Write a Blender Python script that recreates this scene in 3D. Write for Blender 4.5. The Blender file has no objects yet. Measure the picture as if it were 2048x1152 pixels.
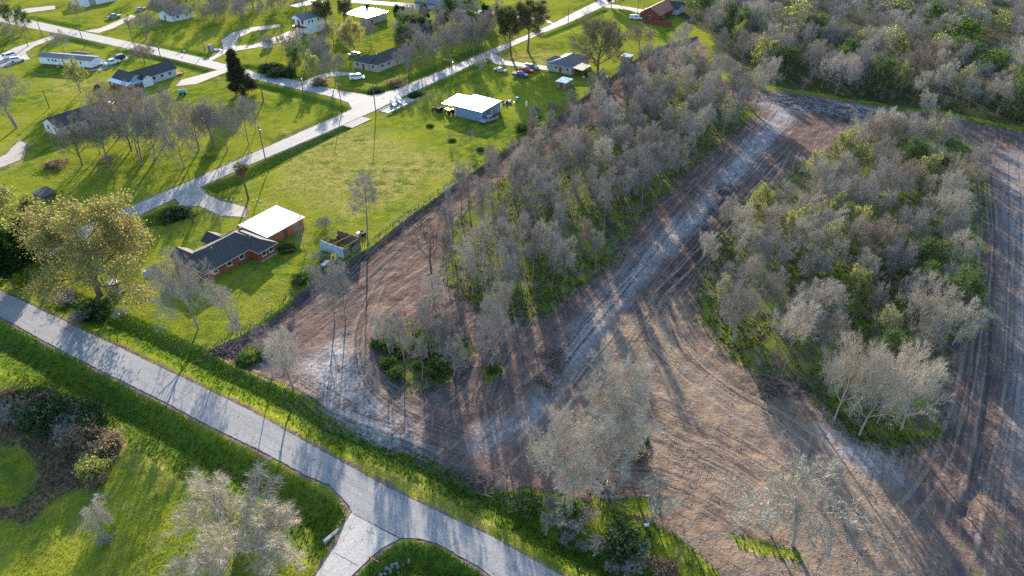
import bpy, math, random
import numpy as np
from mathutils import Vector, Matrix

rad = math.radians
R = random.Random(11)
rng = np.random.default_rng(11)
sc = bpy.context.scene
col = sc.collection

# ------------------------------------------------------------------ camera, sky, sun, exposure
CAM_H, FPX, TILT = 76.0, 1400.0, rad(34.6)
cd = bpy.data.cameras.new('camera'); cam = bpy.data.objects.new('camera', cd); col.objects.link(cam)
cam.location = (0, 0, CAM_H); cam.rotation_euler = (rad(90) - TILT, 0, 0)
cd.sensor_width = 36; cd.lens = 36 * FPX / 2048; cd.clip_start = 1; cd.clip_end = 4000
sc.camera = cam
SUN_AZ, SUN_EL = rad(-7.8), rad(14.0)
w = bpy.data.worlds.new('World'); sc.world = w; w.use_nodes = True
nt = w.node_tree; bg = nt.nodes['Background']
sky = nt.nodes.new('ShaderNodeTexSky'); sky.sky_type = 'NISHITA'; sky.sun_disc = False
sky.sun_elevation = SUN_EL; sky.sun_rotation = SUN_AZ; sky.dust_density = 0.6; sky.ozone_density = 2.5
nt.links.new(sky.outputs[0], bg.inputs[0]); bg.inputs[1].default_value = 0.15
sd = bpy.data.lights.new('sun', 'SUN'); sun = bpy.data.objects.new('sun', sd); col.objects.link(sun)
sd.energy = 5.0; sd.angle = rad(0.5); sd.color = (1.0, 0.88, 0.72)
sdir = Vector((math.sin(SUN_AZ) * math.cos(SUN_EL), math.cos(SUN_AZ) * math.cos(SUN_EL), math.sin(SUN_EL)))
sun.rotation_euler = sdir.to_track_quat('Z', 'Y').to_euler()
vs = sc.view_settings
vs.view_transform = 'Standard'; vs.look = 'None'; vs.gamma = 1; vs.use_curve_mapping = False
vs.exposure = 1.62
sc.cycles.use_denoising = False; sc.cycles.denoiser = 'OPENIMAGEDENOISE'; sc.cycles.denoising_input_passes = 'RGB_ALBEDO_NORMAL'
sc.cycles.max_bounces = 5; sc.cycles.diffuse_bounces = 2; sc.cycles.glossy_bounces = 2
sc.cycles.transparent_max_bounces = 6; sc.cycles.transmission_bounces = 3

# ------------------------------------------------------------------ layout: photo pixel -> point on the ground (world metres)
ST, CT = math.sin(TILT), math.cos(TILT)
def G(x, y, z=0.0):
    a = (x - 1024) / FPX; b = (y - 576) / FPX
    dz = -ST - b * CT; dy = CT - b * ST
    t = (z - CAM_H) / dz
    return (a * t, dy * t)
def GP(pts, z=0.0): return [G(x, y, z) for x, y in pts]
GRID = rad(57.7)
UX, UY = math.cos(GRID), math.sin(GRID)          # street direction running away to the right
def hgt(x, y, ytop):                              # height of an upright thing based at a pixel, its top at row ytop
    gx, gy = G(x, y); b = (ytop - 576) / FPX
    return CAM_H + (-ST - b * CT) * gy / (CT - b * ST)

# ------------------------------------------------------------------ object helpers
def tag(o, label=None, cat=None, group=None, kind=None):
    if label: o['label'] = label
    if cat: o['category'] = cat
    if group: o['group'] = group
    if kind: o['kind'] = kind
    return o
def empty(name, loc, rz=0.0, scale=1.0):
    o = bpy.data.objects.new(name, None); col.objects.link(o)
    o.location = loc; o.rotation_euler = (0, 0, rz); o.scale = (scale,) * 3 if not hasattr(scale, '__len__') else scale
    o.empty_display_size = 0.2
    return o
def link(name, me, parent=None, loc=(0, 0, 0), rot=(0, 0, 0), scale=(1, 1, 1)):
    o = bpy.data.objects.new(name, me); col.objects.link(o)
    o.location = loc; o.rotation_euler = rot; o.scale = scale
    if parent is not None: o.parent = parent
    return o
def np_mesh(name, verts, quads=None, tris=None, mats=(), smooth=False):
    me = bpy.data.meshes.new(name)
    verts = np.asarray(verts, np.float32).reshape(-1, 3)
    nq = 0 if quads is None else len(quads); n3 = 0 if tris is None else len(tris)
    me.vertices.add(len(verts)); me.vertices.foreach_set('co', verts.ravel())
    idx = []; starts = []
    if nq: idx.append(np.asarray(quads, np.int32).ravel()); starts.append(np.arange(nq) * 4)
    if n3: idx.append(np.asarray(tris, np.int32).ravel()); starts.append(nq * 4 + np.arange(n3) * 3)
    idx = np.concatenate(idx).astype(np.int32); starts = np.concatenate(starts).astype(np.int32)
    me.loops.add(len(idx)); me.loops.foreach_set('vertex_index', idx)
    me.polygons.add(nq + n3); me.polygons.foreach_set('loop_start', starts)
    if smooth: me.polygons.foreach_set('use_smooth', np.ones(nq + n3, bool))
    for m in mats: me.materials.append(m)
    me.update(calc_edges=True); me.validate()
    return me
class MB:
    """collects boxes, prisms and tubes; build() links them as one mesh object"""
    def __init__(s): s.v = []; s.f = []
    def add(s, vs, fs):
        n = len(s.v); s.v += [tuple(p) for p in vs]; s.f += [tuple(i + n for i in f) for f in fs]; return s
    def box(s, x0, x1, y0, y1, z0, z1, top=None):
        t = top or (x0, x1, y0, y1)
        return s.add([(x0, y0, z0), (x1, y0, z0), (x1, y1, z0), (x0, y1, z0), (t[0], t[2], z1), (t[1], t[2], z1), (t[1], t[3], z1), (t[0], t[3], z1)],
                     [(3, 2, 1, 0), (4, 5, 6, 7), (0, 1, 5, 4), (1, 2, 6, 5), (2, 3, 7, 6), (3, 0, 4, 7)])
    def tube(s, p, q, r0, r1=None, n=8, cap=True):
        r1 = r0 if r1 is None else r1
        p, q = Vector(p), Vector(q); d = (q - p).normalized()
        a = d.orthogonal().normalized(); b = d.cross(a)
        ring = [(math.cos(2 * math.pi * i / n), math.sin(2 * math.pi * i / n)) for i in range(n)]
        vs_ = [p + (a * c + b * e) * r0 for c, e in ring] + [q + (a * c + b * e) * r1 for c, e in ring]
        fs = [(i, (i + 1) % n, n + (i + 1) % n, n + i) for i in range(n)]
        if cap: fs += [tuple(range(n - 1, -1, -1)), tuple(range(n, 2 * n))]
        return s.add(vs_, fs)
    def poly(s, pts): return s.add(pts, [tuple(range(len(pts)))])
    def prism(s, prof, y0, y1, inset=None):      # profile in x,z pushed along y; inset(z) narrows it
        n = len(prof); k = inset or (lambda z: 0)
        return s.add([(x, y0 + k(z), z) for x, z in prof] + [(x, y1 - k(z), z) for x, z in prof],
                     [tuple(range(n)), tuple(range(2 * n - 1, n - 1, -1))] + [(i, n + i, n + (i + 1) % n, (i + 1) % n) for i in range(n)])
    def mesh(s, name, m):
        me = bpy.data.meshes.new(name); me.from_pydata(s.v, [], s.f); me.materials.append(m); me.update(); return me
    def build(s, name, m, parent=None): return link(name, s.mesh(name, m), parent)

# ------------------------------------------------------------------ materials
def nodes(m):
    m.use_nodes = True
    t = m.node_tree; return t, t.nodes, t.links, t.nodes['Principled BSDF']
def ramp(n, cols):
    r = n.new('ShaderNodeValToRGB'); e = r.color_ramp.elements
    while len(e) < len(cols): e.new(0.5)
    for i, (p, c) in enumerate(cols): e[i].position = p; e[i].color = (*c, 1)
    return r
MATS = {}
def mat(name, c, c2=None, rough=0.8, scale=2.0, bump=0.0, bscale=None, metal=0.0, spec=0.3, coord='Object', stretch=None, detail=4):
    if name in MATS: return MATS[name]
    m = bpy.data.materials.new(name); t, n, l, p = nodes(m); MATS[name] = m
    p.inputs['Roughness'].default_value = rough; p.inputs['Metallic'].default_value = metal
    p.inputs['Specular IOR Level'].default_value = spec
    tc = n.new('ShaderNodeTexCoord'); src = tc.outputs[coord]
    if stretch:
        mp = n.new('ShaderNodeMapping'); mp.inputs['Scale'].default_value = stretch; l.new(src, mp.inputs[0]); src = mp.outputs[0]
    no = n.new('ShaderNodeTexNoise'); no.inputs['Scale'].default_value = scale; no.inputs['Detail'].default_value = detail; l.new(src, no.inputs['Vector'])
    c2 = c2 or tuple(min(1, k * 0.7) for k in c)
    r = ramp(n, [(0.32, c), (0.68, c2)]); l.new(no.outputs[0], r.inputs[0]); l.new(r.outputs[0], p.inputs['Base Color'])
    if bump:
        b = n.new('ShaderNodeBump'); b.inputs['Distance'].default_value = bump
        n2 = n.new('ShaderNodeTexNoise'); n2.inputs['Scale'].default_value = bscale or scale * 4; l.new(src, n2.inputs['Vector'])
        l.new(n2.outputs[0], b.inputs['Height']); l.new(b.outputs[0], p.inputs['Normal'])
    return m
def leaf_mat(name, c, c2, trans=0.45, per='island', dark=0.55):
    """leaves and blades: diffuse and translucent, colour varied from leaf to leaf and from plant to plant"""
    if name in MATS: return MATS[name]
    m = bpy.data.materials.new(name); t, n, l, p = nodes(m); MATS[name] = m
    n.remove(p); out = n['Material Output']
    ge = n.new('ShaderNodeNewGeometry'); oi = n.new('ShaderNodeObjectInfo')
    r = ramp(n, [(0.0, tuple(k * dark for k in c)), (0.5, c), (1.0, c2)])
    mx = n.new('ShaderNodeMath'); mx.operation = 'MULTIPLY_ADD'
    l.new(oi.outputs['Random'], mx.inputs[0]); mx.inputs[1].default_value = 0.35; 
    m2 = n.new('ShaderNodeMath'); m2.operation = 'MULTIPLY'; m2.inputs[1].default_value = 0.65
    l.new(ge.outputs['Random Per Island'], m2.inputs[0]); l.new(m2.outputs[0], mx.inputs[2]); l.new(mx.outputs[0], r.inputs[0])
    d = n.new('ShaderNodeBsdfDiffuse'); tr = n.new('ShaderNodeBsdfTranslucent'); mix = n.new('ShaderNodeMixShader')
    mix.inputs[0].default_value = trans
    l.new(r.outputs[0], d.inputs[0]); l.new(r.outputs[0], tr.inputs[0])
    l.new(d.outputs[0], mix.inputs[1]); l.new(tr.outputs[0], mix.inputs[2]); l.new(mix.outputs[0], out.inputs[0])
    return m
def bark_mat(name, c, c2):
    if name in MATS: return MATS[name]
    m = bpy.data.materials.new(name); t, n, l, p = nodes(m); MATS[name] = m
    p.inputs['Roughness'].default_value = 0.9; p.inputs['Specular IOR Level'].default_value = 0.2
    oi = n.new('ShaderNodeObjectInfo'); ge = n.new('ShaderNodeNewGeometry')
    a = n.new('ShaderNodeMath'); a.operation = 'MULTIPLY_ADD'; a.inputs[1].default_value = 0.6
    b = n.new('ShaderNodeMath'); b.operation = 'MULTIPLY'; b.inputs[1].default_value = 0.4
    l.new(ge.outputs['Random Per Island'], b.inputs[0]); l.new(oi.outputs['Random'], a.inputs[0]); l.new(b.outputs[0], a.inputs[2])
    r = ramp(n, [(0.0, c), (1.0, c2)]); l.new(a.outputs[0], r.inputs[0]); l.new(r.outputs[0], p.inputs['Base Color'])
    return m

# ------------------------------------------------------------------ noise, polygons
def vnoise(x, y, seed=0):
    xi = np.floor(x).astype(np.int64); yi = np.floor(y).astype(np.int64); fx = x - xi; fy = y - yi
    fx = fx * fx * (3 - 2 * fx); fy = fy * fy * (3 - 2 * fy)
    def h(a, b):
        k = (a * 374761393 + b * 668265263 + seed * 974634777) & 0xffffffff
        k = ((k ^ (k >> 13)) * 1274126177) & 0xffffffff
        return ((k ^ (k >> 16)) & 0xffff) / 65535.0
    return (h(xi, yi) * (1 - fx) + h(xi + 1, yi) * fx) * (1 - fy) + (h(xi, yi + 1) * (1 - fx) + h(xi + 1, yi + 1) * fx) * fy
def fbm(x, y, s, seed=0, o=4):
    r = 0; a = 0.5; tot = 0
    for i in range(o): r = r + a * vnoise(x / s, y / s, seed + i * 17); tot += a; a *= 0.5; s *= 0.5
    return r / tot
def sstep(a, b, x):
    t = np.clip((x - a) / (b - a), 0, 1); return t * t * (3 - 2 * t)
def sdf(poly, X, Y, far=8.0):
    """signed distance in metres to a world polygon, positive inside, -far away from it"""
    P = np.asarray(poly, float); out = np.full(X.shape, -far)
    sel = (X > P[:, 0].min() - far) & (X < P[:, 0].max() + far) & (Y > P[:, 1].min() - far) & (Y < P[:, 1].max() + far)
    x, y = X[sel], Y[sel]
    d2 = np.full(x.shape, 1e9); ins = np.zeros(x.shape, bool)
    for (ax, ay), (bx, by) in zip(P, np.roll(P, -1, 0)):
        ex, ey = bx - ax, by - ay; L = ex * ex + ey * ey + 1e-9
        t = np.clip(((x - ax) * ex + (y - ay) * ey) / L, 0, 1)
        d2 = np.minimum(d2, (x - ax - t * ex) ** 2 + (y - ay - t * ey) ** 2)
        c = ((ay > y) != (by > y)); 
        if abs(by - ay) > 1e-9: ins ^= c & (x < (bx - ax) * (y - ay) / (by - ay) + ax)
    out[sel] = np.where(ins, np.sqrt(d2), -np.minimum(np.sqrt(d2), far))
    return out
def ldist(line, X, Y, far=8.0):
    P = np.asarray(line, float); out = np.full(X.shape, far)
    sel = (X > P[:, 0].min() - far) & (X < P[:, 0].max() + far) & (Y > P[:, 1].min() - far) & (Y < P[:, 1].max() + far)
    x, y = X[sel], Y[sel]; d2 = np.full(x.shape, far * far)
    for (ax, ay), (bx, by) in zip(P[:-1], P[1:]):
        ex, ey = bx - ax, by - ay; L = ex * ex + ey * ey + 1e-9
        t = np.clip(((x - ax) * ex + (y - ay) * ey) / L, 0, 1)
        d2 = np.minimum(d2, (x - ax - t * ex) ** 2 + (y - ay - t * ey) ** 2)
    out[sel] = np.sqrt(d2); return out
def inside(poly, x, y): return sdf(poly, np.array([x]), np.array([y]), 1.0)[0] > 0

# ------------------------------------------------------------------ outlines read off the photograph
ROADS = {
 'front_road': [(-300, 437), (0, 581), (255, 703), (510, 826), (579, 866), (784, 980), (987, 1076), (1120, 1150), (1350, 1262),
                (1250, 1295), (982, 1152), (962, 1136), (874, 1086), (837, 1076), (799, 1076), (706, 1026), (702, 1018), (687, 999), (659, 969),
                (612, 951), (564, 924), (512, 896), (437, 861), (325, 801), (212, 746), (100, 688), (0, 632), (-300, 480)],
 'concrete_side_road': [(703, 1026), (706, 1027), (799, 1077), (762, 1096), (732, 1124), (704, 1152), (640, 1250), (540, 1250), (632, 1152), (672, 1089), (687, 1054)],
 'back_road': [(-160, 600), (-30, 530), (120, 470), (250, 418), (380, 362), (500, 309), (640, 247), (677, 231), (705, 218), (697, 205), (720, 190), (744, 191), (787, 181), (902, 134), (987, 97), (1064, 66), (1100, 50), (1150, 24), (1199, 0), (1260, -30),
               (1290, -24), (1209, 12), (1136, 46), (1071, 72), (1007, 100), (887, 156), (812, 190), (752, 220), (640, 270), (512, 324), (400, 374), (262, 438), (130, 496), (0, 552), (-120, 612)],
 'cross_road': [(-120, 0), (20, 31), (60, 40), (150, 60), (325, 98), (400, 115), (512, 145), (612, 165), (675, 180), (744, 192), (752, 215), (705, 219), (697, 205), (662, 193), (512, 159), (400, 131), (325, 113), (150, 74), (40, 52), (-120, 18)],
 'far_road': [(890, 12), (960, 20), (1030, 29), (1090, 36), (1110, 48), (1030, 36), (960, 27), (890, 20), (700, 5), (700, -2)],
 'corner_road': [(-40, 30), (60, 16), (110, 11), (110, 18), (60, 25), (10, 34)],
}
DRIVES = {
 'gravel_driveway': ([(372, 376), (345, 388), (362, 412), (400, 412), (440, 431), (490, 434), (492, 414), (440, 401), (415, 389), (398, 372)], 'gravel'),
 'gravel_driveway.001': ([(440, 139), (456, 143), (392, 168), (352, 172), (362, 160)], 'gravel'),
 'gravel_driveway.002': ([(404, 120), (428, 112), (447, 96), (443, 82), (462, 66), (500, 55), (560, 48), (560, 54), (505, 62), (476, 76), (468, 92), (500, 90), (530, 83), (532, 92), (455, 104), (424, 121)], 'gravel'),
 'gravel_driveway.003': ([(168, 62), (198, 57), (240, 40), (262, 30), (275, 32), (225, 57), (196, 66)], 'gravel'),
 'gravel_driveway.004': ([(605, 164), (622, 168), (655, 153), (700, 150), (720, 156), (718, 146), (672, 143), (640, 149)], 'gravel'),
 'gravel_driveway.005': ([(968, 108), (990, 128), (1050, 134), (1100, 141), (1094, 132), (1010, 121), (985, 102)], 'gravel'),
 'concrete_driveway': ([(522, 83), (562, 70), (578, 62), (612, 66), (600, 77), (572, 84), (530, 88)], 'concrete'),
 'concrete_driveway.001': ([(1206, 14), (1222, 8), (1262, 15), (1292, 20), (1308, 30), (1290, 30), (1258, 20)], 'concrete'),
 'gravel_driveway.006': ([(-40, 130), (30, 95), (60, 85), (110, 70), (118, 74), (70, 92), (50, 105), (60, 118), (0, 135)], 'gravel'),
 'gravel_driveway.007': ([(172, 142), (196, 130), (250, 110), (258, 116), (205, 140)], 'gravel'),
 'gravel_driveway.008': ([(-40, 330), (0, 335), (40, 320), (52, 288), (40, 280), (10, 310)], 'gravel'),
}
DITCHES = [  # line, depth, half width
 ([(-160, 605), (0, 688), (62, 720), (130, 760), (225, 813), (312, 861), (410, 918), (475, 952), (560, 1000), (620, 1040), (662, 1072)], 1.45, 4.6),
 ([(760, 1150), (820, 1125), (880, 1140), (960, 1190), (1100, 1260)], 1.2, 3.4),
 ([(100, 590), (200, 634), (375, 713), (510, 781), (590, 814), (652, 856), (787, 906), (912, 969), (1012, 1020), (1174, 1112), (1300, 1180)], 1.0, 3.0),
 ([(40, 560), (130, 512), (270, 455), (335, 428)], 1.3, 3.6), ([(405, 388), (512, 345), (600, 295), (680, 257)], 1.3, 3.6),
 ([(470, 162), (560, 182), (640, 204), (690, 222), (650, 246), (560, 285)], 1.0, 3.2), ([(490, 133), (560, 148), (600, 158)], 0.9, 3.0), ([(625, 172), (690, 184), (735, 188), (790, 172), (870, 138), (960, 96)], 0.9, 3.0),
 ([(250, 84), (330, 98), (400, 112)], 1.0, 3.5), ([(130, 78), (200, 95)], 0.8, 3.0), ([(250, 104), (330, 122), (430, 150)], 0.9, 3.2), ([(60, 36), (150, 56)], 0.8, 3.0),
 ([(790, 205), (880, 168), (980, 122)], 0.6, 2.5), ([(1090, 75), (1150, 50), (1210, 22)], 0.7, 2.5),
 ([(1085, 800), (1150, 735), (1235, 642), (1310, 560), (1390, 462), (1450, 402)], 0.45, 1.3),
 ([(1990, 560), (1982, 650), (1976, 760), (1970, 880), (1952, 985), (1930, 1030)], 0.45, 1.3),
]
DIRT = [(400, 702), (440, 686), (500, 652), (560, 610), (620, 556), (690, 520), (740, 489), (830, 420), (930, 350), (1000, 302), (1100, 240), (1200, 166), (1290, 104), (1345, 84),
        (1400, 70), (1420, 100), (1400, 150), (1500, 172), (1600, 186), (1700, 202), (1800, 222), (1880, 226), (1960, 246), (2048, 262), (2300, 300), (2600, 700), (2500, 1400),
        (1500, 1400), (1430, 1160), (1380, 1110), (1300, 1062), (1200, 1015), (1100, 1002), (1040, 990), (950, 992), (900, 950), (830, 912), (740, 890), (660, 842), (590, 792), (520, 762), (460, 735)]
WOOD1 = [(935, 605), (880, 545), (905, 442), (985, 362), (1150, 262), (1330, 135), (1400, 152), (1480, 200), (1530, 222), (1440, 288), (1350, 368), (1285, 440), (1230, 520), (1150, 588), (1105, 626), (1060, 642), (990, 634)]
ISLAND = [(750, 690), (790, 650), (880, 640), (950, 690), (945, 712), (910, 760), (880, 785), (840, 785), (790, 760), (755, 715)]
WOOD2 = [(1390, 565), (1440, 440), (1530, 392), (1590, 330), (1690, 292), (1800, 240), (1880, 236), (1958, 290), (1978, 400), (1958, 560), (1985, 640), (1900, 700), (1880, 800), (1890, 870), (1790, 908), (1700, 872), (1640, 815), (1600, 757), (1520, 762), (1440, 702), (1398, 640)]
WOOD3 = [(1345, -120), (1345, 30), (1420, 70), (1415, 130), (1500, 166), (1600, 182), (1700, 198), (1800, 218), (1880, 222), (1960, 242), (2048, 256), (2500, 300), (3000, -120)]
PATCHES = [[(1460, 1062), (1500, 1070), (1590, 1100), (1600, 1120), (1560, 1118), (1490, 1095)], [(1285, 1045), (1340, 1060), (1395, 1110), (1370, 1135), (1300, 1110)],
           [(968, 735), (1000, 728), (998, 748), (975, 765)], [(1235, 880), (1280, 878), (1285, 905), (1250, 912)], [(1290, 1000), (1330, 1010), (1310, 1040), (1200, 1010), (1180, 985)], [(520, 705), (490, 690), (470, 715), (500, 740)]]
PALE = [[(940, 880), (1040, 830), (1085, 780), (1120, 700), (1190, 610), (1290, 500), (1400, 400), (1480, 300), (1540, 225), (1600, 215), (1540, 300), (1440, 400), (1330, 520), (1220, 640), (1150, 740), (1060, 860), (960, 900)],
        [(590, 740), (690, 660), (740, 790), (830, 850), (850, 900), (720, 880), (640, 820)], [(1500, 175), (1800, 225), (1790, 250), (1640, 225), (1540, 230)],
        [(1650, 860), (1760, 900), (1800, 960), (1760, 960), (1680, 900)], [(2000, 300), (2100, 300), (2200, 900), (2060, 1000), (2020, 980), (2010, 600)]]
TAN = [(1190, 640), (1390, 600), (1440, 720), (1600, 780), (1780, 940), (1900, 1200), (1400, 1200), (1250, 1000), (1240, 860), (1150, 850)]
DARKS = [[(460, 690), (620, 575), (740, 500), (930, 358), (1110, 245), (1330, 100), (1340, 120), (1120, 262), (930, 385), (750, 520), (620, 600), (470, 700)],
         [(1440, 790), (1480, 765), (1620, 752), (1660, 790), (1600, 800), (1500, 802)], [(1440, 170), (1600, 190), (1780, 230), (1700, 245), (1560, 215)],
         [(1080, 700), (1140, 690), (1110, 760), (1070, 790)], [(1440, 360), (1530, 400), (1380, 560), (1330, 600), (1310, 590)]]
DRYS = [[(560, 260), (700, 250), (850, 300), (930, 340), (700, 440), (560, 380)], [(150, 830), (300, 900), (330, 960), (200, 860)], [(760, 930), (840, 960), (1000, 1060), (930, 1040)], [(0, 300), (60, 290), (40, 330), (0, 345)],
        [(980, 110), (1100, 100), (1130, 130), (1010, 135)], [(800, 170), (870, 160), (880, 190), (820, 215)], [(100, 160), (215, 158), (215, 166), (110, 192)]]
BANK = [(-60, 850), (0, 840), (60, 800), (150, 830), (240, 890), (225, 930), (160, 985), (60, 1040), (-60, 1040), (-60, 1000), (20, 1000), (70, 960), (75, 900), (30, 870)]
LAWN_LOT = [(745, 262), (985, 300), (930, 350), (830, 420), (740, 489), (640, 470), (610, 430), (520, 400), (520, 352), (640, 290)]

# ------------------------------------------------------------------ ground relief and cover, held on one grid
def axis(lo, hi, f):
    a = [lo]
    while a[-1] < hi: a.append(a[-1] + f(a[-1]))
    return np.array(a)
ys = np.concatenate([[-400, -100, 0, 25, 38], axis(44, 420, lambda y: 0.36 if y < 110 else 0.36 + (y - 110) * 0.0052), [460, 540, 700, 1000, 1800, 3200]])
xr = axis(0, 330, lambda x: 0.42 if x < 75 else 0.42 + (x - 75) * 0.0055)
xp = np.concatenate([xr, [360, 420, 560, 900, 1800, 3200]]); xs = np.concatenate([-xp[:0:-1], xp])
X, Y = np.meshgrid(xs, ys)
Wroads = {k: GP(v) for k, v in ROADS.items()}; Wdrives = {k: GP(v[0]) for k, v in DRIVES.items()}
pave = np.full(X.shape, -8.0)
for p in list(Wroads.values()) + list(Wdrives.values()): pave = np.maximum(pave, sdf(p, X, Y))
jx = (fbm(X, Y, 6, 3) - .5) * 3.5; jy = (fbm(X, Y, 6, 9) - .5) * 3.5     # ragged outlines
s_dirt = sdf(GP(DIRT), X + jx * .6, Y + jy * .6, 40)
s_lot = sdf(GP(DIRT), X, Y, 40)
s_w = np.maximum.reduce([sdf(GP(p), X + jx, Y + jy, 12) for p in (WOOD1, ISLAND, WOOD2, WOOD3)])
s_patch = np.maximum.reduce([sdf(GP(p), X + jx, Y + jy) for p in PATCHES])
RIGHT = [(1905, 950), (1960, 800), (1995, 300), (2300, 300), (2500, 1400), (1600, 1400), (1740, 1040)]
m_right = sstep(-6, 8, sdf(GP(RIGHT), X + jx * 2, Y + jy * 2, 12))
m_dirt = sstep(-.5, .7, s_dirt) * (1 - .30 * m_right) * (1 - sstep(-.6, .9, s_w)) * (1 - sstep(-.5, .6, s_patch))
m_wood = sstep(-.6, .9, s_w)
m_sh = sstep(-1.1, -.15, pave + (fbm(X, Y, 2.5, 61) - .5) * 1.2) * .75
m_dirt = np.maximum(m_dirt, m_sh)
def soft(polys, w_): return np.maximum.reduce([sstep(-w_, w_, sdf(GP(p), X + jx * 1.2, Y + jy * 1.2)) for p in polys])
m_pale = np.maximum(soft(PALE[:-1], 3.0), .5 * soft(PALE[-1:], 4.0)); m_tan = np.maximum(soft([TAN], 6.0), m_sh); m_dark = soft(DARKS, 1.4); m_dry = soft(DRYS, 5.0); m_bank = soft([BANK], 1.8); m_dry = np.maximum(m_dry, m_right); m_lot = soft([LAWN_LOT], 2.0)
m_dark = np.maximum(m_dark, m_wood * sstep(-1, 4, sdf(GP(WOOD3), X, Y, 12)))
cut = 1 - sstep(-2.2, -0.3, pave)
Z = (fbm(X, Y, 14, 21) - .5) * .5 * cut
ditchmask = np.zeros(X.shape)
for line, dep, hw in DITCHES:
    d = ldist(GP(line), X + jx * .15, Y + jy * .15)
    prof = np.clip(1 - d / hw, 0, 1); prof = prof ** 0.9
    Z -= dep * prof * cut; ditchmask = np.maximum(ditchmask, sstep(0.02, .5, prof) * (dep > .55))
Z += m_dirt * ((fbm(X, Y, 3.2, 31) - .5) * .45 + (fbm(X, Y, 1.3, 41, 2) - .5) * .16) * cut
Z += (1 - m_dirt) * (fbm(X, Y, 1.1, 51, 2) - .5) * .10 * cut
south = sstep(0, 60, X * -1 + 20)                                          # the lot lies lower than the lawns beside it
lotline = ldist(GP([(400, 702), (500, 652), (620, 556), (740, 489), (930, 350), (1100, 240), (1345, 84)]), X, Y, 30)
Z -= .8 * sstep(-.4, 1.8, s_lot) * (1 - sstep(6, 28, lotline)) * cut
Z -= 1.7 * soft([[(0, 860), (90, 850), (180, 900), (130, 960), (40, 1010), (-60, 1000), (-60, 880)]], 3.5)
Z = np.where(pave > -.25, np.minimum(Z, -.05), Z)
Z = np.where(pave > .3, -.06, Z)
NX, NY = len(xs), len(ys)
def bil(A, x, y):
    x = np.asarray(x, float); y = np.asarray(y, float)
    i = np.clip(np.searchsorted(xs, x) - 1, 0, NX - 2); j = np.clip(np.searchsorted(ys, y) - 1, 0, NY - 2)
    fx = (x - xs[i]) / (xs[i + 1] - xs[i]); fy = (y - ys[j]) / (ys[j + 1] - ys[j])
    return (A[j, i] * (1 - fx) + A[j, i + 1] * fx) * (1 - fy) + (A[j + 1, i] * (1 - fx) + A[j + 1, i + 1] * fx) * fy
def zg(x, y): return float(bil(Z, x, y))
def at(px, py, z=0.0):
    x, y = G(px, py); return (x, y, zg(x, y) + z)

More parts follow.
